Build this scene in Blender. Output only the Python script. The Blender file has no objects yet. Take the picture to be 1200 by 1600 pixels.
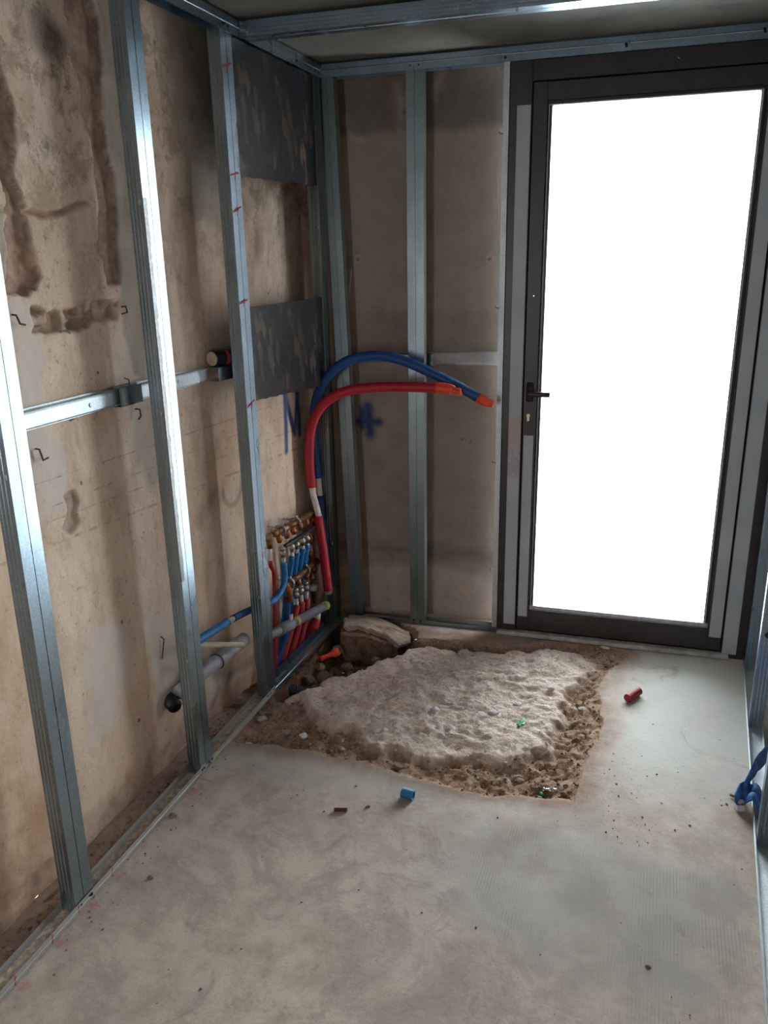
import bpy, math, random
import numpy as np
from mathutils import Vector, Matrix

random.seed(7)
S = bpy.context.scene
COL = S.collection

# ------------------------------------------------------------------ camera, sky, exposure
W, Hh = 1200, 1600
CAM = Vector((1.4470, -3.5283, 1.7755)); YAW, PITCH, ROLL, FPX = -0.32906, -0.30944, -0.02181, 1250.69
cd = bpy.data.cameras.new('camera'); cam = bpy.data.objects.new('camera', cd); COL.objects.link(cam)
cy_, sy_ = math.cos(YAW), math.sin(YAW); cp_, sp_ = math.cos(PITCH), math.sin(PITCH)
fwd = Vector((sy_*cp_, cy_*cp_, sp_)); rgt = Vector((cy_, -sy_, 0)); upv = rgt.cross(fwd)
r_ = rgt*math.cos(ROLL) + upv*math.sin(ROLL); u_ = -rgt*math.sin(ROLL) + upv*math.cos(ROLL)
M = Matrix((r_, u_, -fwd)).transposed().to_4x4(); M.translation = CAM
cam.matrix_world = M
cd.sensor_fit = 'VERTICAL'; cd.sensor_height = 36.0; cd.lens = FPX/Hh*36.0
cd.clip_start = 0.02; cd.clip_end = 100
S.camera = cam

wd = bpy.data.worlds.new('sky'); S.world = wd; wd.use_nodes = True
bg = wd.node_tree.nodes['Background']; bg.inputs[0].default_value = (0.91, 0.955, 1.0, 1); bg.inputs[1].default_value = 21.5

S.view_settings.view_transform = 'Standard'; S.view_settings.look = 'None'
S.view_settings.exposure = 0.12; S.view_settings.gamma = 1.0; S.view_settings.use_curve_mapping = False
S.cycles.use_denoising = True
S.cycles.max_bounces = 12; S.cycles.diffuse_bounces = 7; S.cycles.glossy_bounces = 5; S.cycles.transparent_max_bounces = 12
S.cycles.sample_clamp_indirect = 8.0

def portal(loc, rot, sx, sy):
    l = bpy.data.lights.new('sky_portal', 'AREA'); l.shape = 'RECTANGLE'; l.size = sx; l.size_y = sy
    l.cycles.is_portal = True
    o = bpy.data.objects.new('sky_portal', l); COL.objects.link(o); o.location = loc; o.rotation_euler = rot
OPEN = (-4.55, -3.95, 1.1, 1.9)      # added fill-light opening in the right wall behind the camera: y0, y1, z0, z1
OPEN2 = (-.12, .13, .5, 2.0)         # second opening, added in the rear wall for fill light: x0, x1, z0, z1
YR = -5.0
portal((1.36, 0.16, 1.24), (-math.pi/2, 0, 0), 0.85, 2.3)
portal((2.06, (OPEN[0]+OPEN[1])/2, (OPEN[2]+OPEN[3])/2), (0, math.pi/2, 0), OPEN[3]-OPEN[2], OPEN[1]-OPEN[0])

portal(((OPEN2[0]+OPEN2[1])/2, YR-.22, (OPEN2[2]+OPEN2[3])/2), (math.pi/2, 0, 0), OPEN2[1]-OPEN2[0], OPEN2[3]-OPEN2[2])

# ------------------------------------------------------------------ frames of reference
T, TR, XR = 0.029, 0.054, 1.923
BE = Vector((1, T, 0)).normalized(); BN = Vector((-T, 1, 0)).normalized(); ZU = Vector((0, 0, 1))
RE = Vector((TR, 1, 0)).normalized(); RN = Vector((1, -TR, 0)).normalized()
def BK(x, d=0, z=0):                 # along the back frame, behind it, up
    return BE*x + BN*d + ZU*z
def RT(y, d=0, z=0):                 # along the right frame, behind it, up
    return Vector((XR, 0, 0)) + RE*y + RN*d + ZU*z
def LF(y, d=0, z=0):                 # along the left frame, behind it, up
    return Vector((-d, y, z))

# ------------------------------------------------------------------ numpy noise
def hash2(ix, iy, s):
    h = (ix*374761393 + iy*668265263 + s*1442695041) & 0x7fffffff
    h = ((h ^ (h >> 13)) * 1274126177) & 0x7fffffff
    h = (h ^ (h >> 16)) & 0xffff
    return h/65535.0
def vnoise(x, y, s=0):
    x = np.asarray(x, float); y = np.asarray(y, float)
    ix = np.floor(x).astype(np.int64); iy = np.floor(y).astype(np.int64); fx = x-ix; fy = y-iy
    fx = fx*fx*(3-2*fx); fy = fy*fy*(3-2*fy)
    a = hash2(ix, iy, s); b = hash2(ix+1, iy, s); c = hash2(ix, iy+1, s); d = hash2(ix+1, iy+1, s)
    return (a*(1-fx)+b*fx)*(1-fy) + (c*(1-fx)+d*fx)*fy
def fbm(x, y, o=4, s=0):
    t = 0; a = .5; n = 0
    for k in range(o):
        t = t + a*vnoise(x, y, s+k*17); n += a; a *= .5; x = x*2.03+3.1; y = y*2.03+1.7
    return t/n
def sdf(px, py, poly):               # signed distance, negative inside
    d = np.full(np.shape(px), 1e9); ins = np.zeros(np.shape(px), bool); n = len(poly)
    for i in range(n):
        ax, ay = poly[i]; bx, by = poly[(i+1) % n]
        ex, ey = bx-ax, by-ay; wx, wy = px-ax, py-ay
        t = np.clip((wx*ex+wy*ey)/(ex*ex+ey*ey+1e-12), 0, 1)
        d = np.minimum(d, np.hypot(wx-ex*t, wy-ey*t))
        c = ((ay > py) != (by > py)) & (px < (bx-ax)*(py-ay)/((by-ay) if by != ay else 1e-9)+ax)
        ins ^= c
    return np.where(ins, -d, d)
def segd(px, py, pts):               # distance to a polyline
    d = np.full(np.shape(px), 1e9)
    for (ax, ay), (bx, by) in zip(pts[:-1], pts[1:]):
        ex, ey = bx-ax, by-ay; wx, wy = px-ax, py-ay
        t = np.clip((wx*ex+wy*ey)/(ex*ex+ey*ey+1e-12), 0, 1)
        d = np.minimum(d, np.hypot(wx-ex*t, wy-ey*t))
    return d
def sst(a, b, x):
    t = np.clip((x-a)/(b-a), 0, 1); return t*t*(3-2*t)

# ------------------------------------------------------------------ materials
def lin(c):
    c = [v/255.0 for v in c]
    return tuple((v/12.92 if v <= .04045 else ((v+.055)/1.055)**2.4) for v in c) + (1,)
class Mat:
    def __init__(s, name):
        s.m = bpy.data.materials.new(name); s.m.use_nodes = True
        s.nt = s.m.node_tree; s.b = s.nt.nodes['Principled BSDF']
        s.tc = s.n('ShaderNodeTexCoord')
    def n(s, t, **k):
        x = s.nt.nodes.new(t)
        for a, v in k.items(): setattr(x, a, v)
        return x
    def l(s, a, b): s.nt.links.new(a, b)
    def noise(s, scale, detail=4, rough=.55, sc=None, dist=0.0, out='Fac', coord='Object'):
        t = s.n('ShaderNodeTexNoise'); t.inputs['Scale'].default_value = scale; t.inputs['Detail'].default_value = detail
        t.inputs['Roughness'].default_value = rough; t.inputs['Distortion'].default_value = dist
        v = s.tc.outputs[coord]
        if sc:
            mp = s.n('ShaderNodeMapping'); mp.inputs['Scale'].default_value = sc; s.l(v, mp.inputs[0]); v = mp.outputs[0]
        s.l(v, t.inputs['Vector']); return t.outputs[out]
    def ramp(s, f, *st):
        r = s.n('ShaderNodeValToRGB'); e = r.color_ramp.elements
        while len(e) < len(st): e.new(.5)
        for q, (p, c) in zip(e, st):
            q.position = p; q.color = lin(c) if isinstance(c, tuple) else (c, c, c, 1)
        s.l(f, r.inputs[0]); return r.outputs[0]
    def mix(s, f, a, b, mode='MIX'):
        x = s.n('ShaderNodeMix', data_type='RGBA', blend_type=mode)
        for v, i in ((f, 0), (a, 6), (b, 7)):
            if isinstance(v, (int, float)): x.inputs[i].default_value = v
            elif isinstance(v, tuple): x.inputs[i].default_value = lin(v)
            else: s.l(v, x.inputs[i])
        return x.outputs[2]
    def math(s, op, a, b=None, c=None):
        x = s.n('ShaderNodeMath', operation=op)
        for i, v in enumerate((a, b, c)):
            if v is None: continue
            if isinstance(v, (int, float)): x.inputs[i].default_value = v
            else: s.l(v, x.inputs[i])
        return x.outputs[0]
    def attr(s, name):
        a = s.n('ShaderNodeAttribute', attribute_name=name); sp = s.n('ShaderNodeSeparateColor')
        s.l(a.outputs['Color'], sp.inputs[0]); return sp.outputs
    def sep(s):
        x = s.n('ShaderNodeSeparateXYZ'); s.l(s.tc.outputs['Object'], x.inputs[0]); return x.outputs
    def bump(s, h, st=.3, dist=.01, prev=None):
        b = s.n('ShaderNodeBump'); b.inputs['Strength'].default_value = st; b.inputs['Distance'].default_value = dist
        s.l(h, b.inputs['Height'])
        if prev is not None: s.l(prev, b.inputs['Normal'])
        s.l(b.outputs[0], s.b.inputs['Normal']); return b.outputs[0]
    def set(s, col=None, rough=None, metal=None, spec=None):
        if col is not None:
            if isinstance(col, tuple): s.b.inputs['Base Color'].default_value = lin(col)
            else: s.l(col, s.b.inputs['Base Color'])
        if rough is not None:
            if isinstance(rough, (int, float)): s.b.inputs['Roughness'].default_value = rough
            else: s.l(rough, s.b.inputs['Roughness'])
        if metal is not None: s.b.inputs['Metallic'].default_value = metal
        if spec is not None: s.b.inputs['Specular IOR Level'].default_value = spec
        return s.m

def simple(name, col, rough=.5, metal=0, var=.12, scale=40, bump=0.0, spec=None):
    m = Mat(name)
    f = m.noise(scale, 3)
    d = tuple(max(0, int(c*(1-var))) for c in col); e = tuple(min(255, int(c*(1+var*.6))) for c in col)
    m.set(m.ramp(f, (.3, d), (.7, e)), rough, metal, spec)
    if bump: m.bump(m.noise(scale*4, 3), bump, .003)
    return m.m

def galv(name, tint, rough=.33, wear=0.0):
    m = Mat(name)
    v = m.n('ShaderNodeTexVoronoi'); v.inputs['Scale'].default_value = 160; m.l(m.tc.outputs['Object'], v.inputs['Vector'])
    sp = m.ramp(v.outputs['Distance'], (0, 0.75), (.8, 1.0))
    big = m.ramp(m.noise(6, 4), (.3, .78), (.7, 1.0))
    c = m.mix(1.0, m.mix(1.0, tint, sp, 'MULTIPLY'), big, 'MULTIPLY')
    dust = m.ramp(m.noise(9, 5, .6, sc=(1, 1, .25)), (.50, 0.0), (.75, .30))
    if wear > 1: dust = m.ramp(m.noise(7, 5, .7), (.25, .55), (.6, .95))
    elif wear:
        X = m.sep(); yy = m.math('ADD', m.math('SUBTRACT', X[1], m.math('MULTIPLY', X[2], .0087)), m.math('MULTIPLY', m.math('SUBTRACT', m.noise(25, 4, .7), .5), .03))
        e = m.math('MULTIPLY', m.math('LESS_THAN', yy, -.018), m.math('GREATER_THAN', X[0], -.008))
        e = m.math('MULTIPLY', e, m.math('MULTIPLY', m.math('GREATER_THAN', X[2], .75), m.math('LESS_THAN', X[2], 1.95)))
        dust = m.math('MAXIMUM', dust, m.math('MULTIPLY', e, m.ramp(m.noise(110, 4, .7), (.35, .55), (.55, 1.0))))
    c = m.mix(dust, c, (158, 154, 148) if wear > 1 else (128, 126, 124))
    r = m.math('ADD', m.math('MULTIPLY', m.noise(8, 3, sc=(1, 1, .3)), .14), rough-.05)
    m.set(c, r, 1.0)
    if True:
        inv = m.math('SUBTRACT', 1.0, m.math('MULTIPLY', dust, .9)); m.l(inv, m.b.inputs['Metallic'])
    m.bump(m.noise(5, 1, sc=(1, 1, .3)), .04, .004)
    return m.m

MT = {}
MT['galv'] = galv('galvanised_steel', (176, 196, 210), .27)
MT['galv_dusty'] = galv('dusty_galvanised_steel', (176, 186, 190), .4, 2.0)
MT['galv_scuffed'] = galv('scuffed_galvanised_steel', (176, 196, 210), .27, 1.0)
MT['galv_dull'] = galv('dull_galvanised_steel', (140, 150, 152), .36)
MT['galv_white'] = galv('light_steel', (205, 214, 218), .5)
MT['screw'] = simple('black_screw_steel', (30, 30, 34), .4, .6)
MT['screw_bright'] = simple('bright_screw_steel', (200, 200, 200), .25, 1)
MT['dustfill'] = simple('beige_dust', (176, 160, 142), .95, 0, .25, 60, .6)
MT['redmark'] = simple('red_marker', (176, 60, 66), .7)
MT['pink_chalk'] = simple('faded_pink_crayon', (196, 124, 122), .8, 0, .1)
MT['alu'] = simple('anthracite_aluminium', (50, 44, 47), .38, .0, .1, 20)  # base colour raised brownish to carry the daylight glare
MT['alu_bead'] = simple('grey_glazing_bead', (170, 168, 178), .35, .0)
MT['film'] = None
MT['sill'] = simple('grey_threshold', (176, 176, 172), .5, 0, .18, 25)
MT['black'] = simple('black_rubber', (24, 24, 26), .5)
MT['handle'] = simple('dark_bronze_handle', (58, 48, 54), .35, .2)
MT['brasskey'] = simple('brass_lock', (190, 170, 140), .3, .9)
MT['red'] = simple('red_foam_sleeve', (170, 22, 40), .55, 0, .12, 60, .1)
MT['red_dark'] = simple('red_corrugated_sheath', (150, 26, 32), .5, 0, .2, 60, .1)
MT['blue'] = simple('blue_foam_sleeve', (14, 66, 128), .55, 0, .12, 60, .1)
MT['blue_bright'] = simple('bright_blue_sheath', (0, 104, 170), .5, 0, .12, 60, .1)
MT['blue_dark'] = simple('navy_blue_sleeve', (20, 42, 96), .55, 0, .15, 60, .1)
MT['orange'] = simple('orange_tape', (232, 78, 42), .5, 0, .14, 60, .2)
MT['white'] = simple('white_plastic', (214, 206, 200), .5, 0, .08)
MT['wrap'] = simple('greyish_white_wrap', (176, 172, 170), .6, 0, .06)
MT['beige'] = simple('beige_plastic', (196, 186, 160), .5, 0, .08)
MT['grey'] = simple('grey_pvc', (118, 120, 128), .45, 0, .14, 20)
MT['grey_light'] = simple('light_grey_pvc', (150, 152, 160), .45, 0, .12, 20)
MT['yellow'] = simple('yellow_mark', (214, 180, 40), .6)
MT['yellowgreen'] = simple('yellow_green_plastic', (176, 190, 60), .5)
MT['green'] = simple('green_plastic', (30, 150, 96), .45)
MT['green_dark'] = simple('dark_green_ring', (20, 90, 80), .5)
MT['brass'] = simple('dull_brass', (150, 112, 80), .36, .85, .3, 50)
MT['copper'] = simple('aged_copper', (160, 98, 58), .38, .8, .35, 50)
MT['nickel'] = simple('nickel_fitting', (190, 186, 172), .3, .9, .25, 60)
MT['clampsteel'] = simple('zinc_clamp', (160, 172, 180), .3, .9, .2)
MT['rust'] = simple('rusty_iron', (92, 48, 36), .8, .2, .3, 80)
MT['cloth'] = simple('blue_cloth', (62, 104, 160), .85, 0, .45, 25, .3)
MT['stone'] = simple('grey_stone', (160, 148, 136), .9, 0, .25, 40, .5)
MT['stone_brown'] = simple('brown_stone', (120, 96, 76), .9, 0, .3, 40, .5)
MT['stone_white'] = simple('pale_stone', (205, 200, 195), .85, 0, .12, 40, .4)
MT['conduit_blue'] = simple('light_blue_conduit', (46, 116, 164), .5, 0, .1)
MT['can'] = simple('black_can', (30, 24, 40), .3, .3, .3, 30)
MT['can_end'] = simple('beige_can_end', (186, 168, 148), .5, 0, .08)
MT['stucco_white'] = simple('pale_render', (180, 180, 176), .8)

# protective film with torn, pinkish worn patch
m = Mat('grey_protective_film'); z = m.sep()[2]
band = m.math('MULTIPLY', m.math('GREATER_THAN', z, 0.93), m.math('LESS_THAN', z, 1.075))
worn = m.ramp(m.noise(30, 5, .6, sc=(1, 1, .4)), (.42, 0.0), (.5, 1.0))
base = m.ramp(m.noise(5, 5), (.3, (164, 170, 180)), (.75, (182, 188, 196)))
low = m.math('MULTIPLY', m.math('GREATER_THAN', z, 0.80), m.math('LESS_THAN', z, 1.075))
c = m.mix(m.math('MULTIPLY', low, m.math('MULTIPLY', worn, .5)), base, (152, 146, 144))
c = m.mix(m.math('MULTIPLY', band, .75), c, (178, 158, 150))
c = m.mix(m.math('MULTIPLY', low, m.ramp(m.noise(90, 3), (.66, 0.0), (.7, .8))), c, (226, 226, 226))
m.set(c, .45); m.bump(m.noise(20, 3, sc=(1, 1, .2)), .06, .002); MT['film_worn'] = m.m
m = Mat('grey_protective_film_clean')
m.set(m.ramp(m.noise(5, 5), (.3, (164, 170, 178)), (.75, (184, 190, 194))), .42); m.bump(m.noise(20, 3, sc=(1, 1, .2)), .06, .002); MT['film'] = m.m

# clear pane
m = Mat('clear_glass'); nt = m.nt
tr = m.n('ShaderNodeBsdfTransparent'); tr.inputs[0].default_value = (.93, .96, .96, 1)
gl = m.n('ShaderNodeBsdfGlossy'); gl.inputs['Roughness'].default_value = .02
fr = m.n('ShaderNodeFresnel'); fr.inputs[0].default_value = 1.45
mx = m.n('ShaderNodeMixShader'); m.l(fr.outputs[0], mx.inputs[0]); m.l(tr.outputs[0], mx.inputs[1]); m.l(gl.outputs[0], mx.inputs[2])
m.l(mx.outputs[0], nt.nodes['Material Output'].inputs[0]); MT['glass'] = m.m

# floor
m = Mat('dusty_screed')
A = m.attr('zone')                   # r = dirt dust, g = grey cement, b = comb-ridged mortar
n1 = m.ramp(m.noise(1.7, 6, .6, dist=.5), (.3, 0.0), (.65, 1.0))
n2 = m.noise(9, 6, .65)
c = m.mix(n1, (196, 180, 166), (174, 162, 151))
c = m.mix(m.ramp(n2, (.42, 0.0), (.66, .65)), c, (146, 131, 119))
c = m.mix(m.ramp(m.noise(3.1, 9, .78, dist=.7), (.50, 0.0), (.60, .45)), c, (136, 128, 121))
c = m.mix(m.ramp(m.noise(190, 3, .6), (.55, 0.0), (.7, .35)), c, (120, 102, 86))
c = m.mix(m.ramp(m.noise(38, 5, .7), (.55, 0.0), (.7, .3)), c, (196, 178, 158))
c = m.mix(m.math('MULTIPLY', A[1], m.ramp(m.noise(5, 4), (.25, .55), (.6, 1.0))), c, (178, 176, 170))
c = m.mix(m.math('MULTIPLY', A[2], m.ramp(m.noise(6, 4), (.3, .3), (.65, .85))), c, (140, 138, 134))
c = m.mix(m.math('MULTIPLY', A[0], m.ramp(m.noise(26, 5, .7), (.3, .5), (.6, 1.0))), c, (126, 96, 72))
spk = m.ramp(m.noise(140, 2), (.70, 0.0), (.74, .7))
c = m.mix(spk, c, (84, 66, 52))
scuff = m.ramp(m.noise(4, 8, .75, dist=1.2), (.58, 0.0), (.66, .45))
c = m.mix(scuff, c, (124, 113, 103))
m.set(c, m.math('SUBTRACT', .9, m.math('MULTIPLY', A[1], .15)), spec=.3)
wv = m.n('ShaderNodeTexWave'); wv.bands_direction = 'X'; wv.inputs['Scale'].default_value = 34; wv.inputs['Distortion'].default_value = .6
m.l(m.tc.outputs['Object'], wv.inputs['Vector'])
rid = m.math('MULTIPLY', wv.outputs['Fac'], m.math('MULTIPLY', A[2], m.ramp(m.noise(7, 3), (.35, 0.0), (.6, 1.0))))
b1 = m.bump(rid, .35, .003); m.bump(m.noise(60, 5, .7), .35, .004, b1)
MT['floor'] = m.m

# broken screed and soil
m = Mat('broken_screed_and_soil')
A = m.attr('zone')                   # r = soil, g = deep pit
c = m.mix(m.ramp(m.noise(12, 6, .7), (.3, 0.0), (.7, 1.0)), (196, 172, 155), (232, 215, 202))
c = m.mix(m.ramp(m.noise(70, 5, .7), (.52, 0.0), (.66, .55)), c, (134, 112, 94))
soil = m.mix(m.ramp(m.noise(30, 6, .75), (.3, 0.0), (.7, 1.0)), (122, 94, 74), (178, 148, 124))
soil = m.mix(m.ramp(m.noise(120, 4, .6), (.6, 0.0), (.68, .7)), soil, (190, 168, 142))
c = m.mix(A[0], c, soil)
deep = m.mix(m.ramp(m.noise(24, 6, .7), (.3, 0.0), (.7, 1.0)), (70, 48, 38), (120, 92, 74))
c = m.mix(A[1], c, deep)
m.set(c, .95, spec=.2)
b1 = m.bump(m.noise(45, 6, .7), .9, .012); m.bump(m.noise(170, 4, .7), .6, .004, b1)
MT['rubble'] = m.m

# left wall
m = Mat('stripped_plaster')
A = m.attr('zone_a'); B = m.attr('zone_b')   # a: chased / grey cement / white filler   b: dark tone / blue paint / ochre stain
X = m.sep()
c = m.mix(m.ramp(m.noise(2.4, 6, .6, dist=.4), (.3, 0.0), (.7, 1.0)), (214, 190, 168), (230, 210, 189))
c = m.mix(m.ramp(m.noise(7, 7, .7, sc=(1, 1, .5), dist=.3), (.48, 0.0), (.66, .55)), c, (178, 150, 128))
c = m.mix(m.ramp(m.noise(3.2, 8, .75, dist=.4), (.56, 0.0), (.62, .6)), c, (224, 208, 192))
hi = m.ramp(m.math('ADD', X[2], m.math('MULTIPLY', m.noise(3, 5), .8)), (.0, 0.0), (1.0, 1.0))
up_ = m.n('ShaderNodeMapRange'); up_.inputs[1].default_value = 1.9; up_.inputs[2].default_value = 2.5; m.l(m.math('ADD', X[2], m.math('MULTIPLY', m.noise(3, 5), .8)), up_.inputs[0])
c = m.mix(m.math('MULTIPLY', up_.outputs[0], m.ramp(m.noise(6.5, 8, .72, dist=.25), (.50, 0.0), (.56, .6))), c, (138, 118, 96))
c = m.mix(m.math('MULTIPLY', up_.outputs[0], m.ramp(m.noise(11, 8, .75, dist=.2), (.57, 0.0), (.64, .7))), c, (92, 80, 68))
c = m.mix(m.ramp(m.noise(4.5, 7, .7, sc=(1, 1.6, .6), dist=.6), (.47, 0.0), (.70, .5)), c, (176, 146, 122))
c = m.mix(m.ramp(m.noise(30, 7, .8, sc=(1, 1, .35)), (.52, 0.0), (.70, .4)), c, (160, 130, 108))
c = m.mix(m.ramp(m.noise(220, 3, .6), (.55, 0.0), (.70, .35)), c, (134, 106, 88))
c = m.mix(m.ramp(m.noise(55, 4, .6), (.62, 0.0), (.7, .5)), c, (122, 94, 76))
c = m.mix(m.ramp(m.noise(16, 2, .5), (.74, 0.0), (.76, .8)), c, (84, 62, 50))
c = m.mix(m.math('MULTIPLY', B[2], m.ramp(m.noise(6, 6, .7), (.3, .15), (.65, .7))), c, (160, 118, 82))
c = m.mix(m.math('MULTIPLY', A[2], m.ramp(m.noise(9, 6, .7), (.3, .4), (.6, 1.0))), c, (202, 192, 184))
c = m.mix(A[1], c, m.mix(m.ramp(m.noise(8, 5), (.3, 0.0), (.7, 1.0)), (150, 142, 132), (172, 164, 152)))
c = m.mix(A[0], c, m.mix(m.ramp(m.noise(22, 6, .75), (.3, 0.0), (.7, 1.0)), (132, 106, 88), (190, 162, 140)))
c = m.mix(m.math('MULTIPLY', B[0], m.ramp(m.noise(10, 7, .75), (.3, .55), (.6, 1.0))), c, (62, 56, 52))
def chalk(z0, sl, w=.0022, st=.5):
    d = m.math('ABSOLUTE', m.math('SUBTRACT', X[2], m.math('ADD', m.math('MULTIPLY', X[1], sl), z0)))
    return m.math('MULTIPLY', m.math('LESS_THAN', d, w), m.math('MULTIPLY', st, m.ramp(m.noise(14, 5, .7), (.44, 0.0), (.6, 1.0))))
for z0, sl in ((1.148, -.028), (1.0, -.045), (1.085, -.02)):
    c = m.mix(chalk(z0, sl), c, (84, 90, 130))
c = m.mix(chalk(.905, -.06, .005, .4), c, (112, 86, 66))
c = m.mix(B[1], c, (34, 72, 130))
m.set(c, .9, spec=.25)
b1 = m.bump(m.noise(25, 7, .7), .35, .008); m.bump(m.math('MULTIPLY', A[0], m.noise(30, 4, .6)), .5, .006, b1)
MT['wall_left'] = m.m

# back wall
m = Mat('raw_brown_concrete')
A = m.attr('zone_a')                 # r = pale, g = blue paint, b = dark tone
c = m.mix(m.ramp(m.noise(2.2, 7, .65, dist=.4), (.3, 0.0), (.7, 1.0)), (136, 124, 112), (158, 145, 132))
c = m.mix(m.ramp(m.noise(9, 7, .7), (.5, 0.0), (.68, .5)), c, (124, 108, 98))
c = m.mix(m.ramp(m.noise(80, 3, .6), (.64, 0.0), (.7, .5)), c, (164, 150, 138))
c = m.mix(m.math('MULTIPLY', A[0], m.ramp(m.noise(14, 6, .7), (.25, .4), (.6, 1.0))), c, (200, 182, 168))
c = m.mix(m.math('MULTIPLY', A[2], m.ramp(m.noise(8, 6, .7), (.25, .6), (.6, 1.0))), c, (80, 73, 66))
c = m.mix(A[1], c, (40, 60, 104))
m.set(c, .9, spec=.25); b1 = m.bump(m.noise(30, 7, .7), .5, .008)
MT['wall_back'] = m.m

m = Mat('rough_grey_ceiling_concrete')
c = m.mix(m.ramp(m.noise(2.5, 6, .6), (.3, 0.0), (.7, 1.0)), (82, 82, 78), (118, 116, 109))
c = m.mix(m.ramp(m.noise(18, 6, .7), (.5, 0.0), (.7, .5)), c, (84, 82, 76))
m.set(c, .9); m.bump(m.noise(40, 6, .7), .5, .006); MT['ceiling'] = m.m
m = Mat('plain_plaster')
c = m.mix(m.ramp(m.noise(3, 6, .6), (.3, 0.0), (.7, 1.0)), (112, 98, 86), (140, 124, 110))
m.set(c, .9); m.bump(m.noise(30, 6, .7), .4, .006); MT['plaster'] = m.m

# dark strand board
m = Mat('dark_strand_board')
def strands(rot, sc, seed):
    mp = m.n('ShaderNodeMapping'); mp.inputs['Rotation'].default_value = (rot, 0, 0); m.l(m.tc.outputs['Object'], mp.inputs[0])
    mp2 = m.n('ShaderNodeMapping'); mp2.inputs['Scale'].default_value = sc; mp2.inputs['Location'].default_value = (seed, seed, seed); m.l(mp.outputs[0], mp2.inputs[0])
    v = m.n('ShaderNodeTexVoronoi'); v.inputs['Scale'].default_value = 1; m.l(mp2.outputs[0], v.inputs['Vector'])
    sp = m.n('ShaderNodeSeparateColor'); m.l(v.outputs['Color'], sp.inputs[0]); return sp.outputs[0]
sa = strands(.75, (1, 16, 50), 1.3); sb_ = strands(-.6, (1, 18, 46), 4.1); sc_ = strands(1.45, (1, 15, 40), 7.7)
c = m.ramp(sa, (.2, (14, 17, 26)), (.6, (24, 25, 32)), (.95, (46, 43, 42)))
c = m.mix(m.ramp(sb_, (.72, 0.0), (.74, .85)), c, (15, 18, 30))
c = m.mix(m.ramp(sc_, (.78, 0.0), (.80, .9)), c, (88, 74, 60))
c = m.mix(m.ramp(sb_, (.08, .7), (.10, 0.0)), c, (56, 50, 46))
c = m.mix(m.ramp(m.noise(5, 4), (.4, .6), (.62, 0.0)), c, (14, 16, 22))
c = m.mix(m.ramp(m.noise(16, 7, .8, sc=(1, 3, .8), dist=2), (.64, 0.0), (.67, .45)), c, (120, 112, 104))
m.set(c, .38); m.bump(sa, .10, .002); MT['board'] = m.m

m = Mat('dug_soil')
c = m.mix(m.ramp(m.noise(26, 6, .75), (.3, 0.0), (.7, 1.0)), (98, 72, 54), (160, 128, 102))
c = m.mix(m.ramp(m.noise(90, 4, .6), (.6, 0.0), (.68, .7)), c, (186, 164, 140))
m.set(c, .95, spec=.2); m.bump(m.noise(45, 6, .75), 1.0, .02); MT['rubble_soil'] = m.m

# ------------------------------------------------------------------ mesh helpers
ORI = {}
def put(name, V, F, mat, parent=None, smooth=False, origin=None):
    V = np.array([tuple(v) for v in V], float)
    if origin is None:
        if parent is not None: origin = ORI[parent.name]
        else: origin = Vector(((V[:, 0].min()+V[:, 0].max())/2, (V[:, 1].min()+V[:, 1].max())/2, V[:, 2].min()))
    me = bpy.data.meshes.new(name)
    me.from_pydata([tuple(v) for v in (V-np.array(origin))], [], [tuple(f) for f in F]); me.update()
    if smooth: me.polygons.foreach_set('use_smooth', [True]*len(me.polygons))
    if isinstance(mat, str): mat = MT[mat]
    me.materials.append(mat)
    o = bpy.data.objects.new(name, me); COL.objects.link(o); ORI[o.name] = Vector(origin)
    if parent is not None:
        o.parent = parent; o.location = Vector(origin)-ORI[parent.name]
    else: o.location = origin
    return o
def tag(o, label=None, cat=None, group=None, kind=None):
    if label: o['label'] = label
    if cat: o['category'] = cat
    if group: o['group'] = group
    if kind: o['kind'] = kind
    return o
def thing(name, loc, label, cat, group=None, kind=None):
    o = bpy.data.objects.new(name, None); COL.objects.link(o); o.location = loc; o.empty_display_size = .05
    ORI[o.name] = Vector(loc); return tag(o, label, cat, group, kind)

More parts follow.
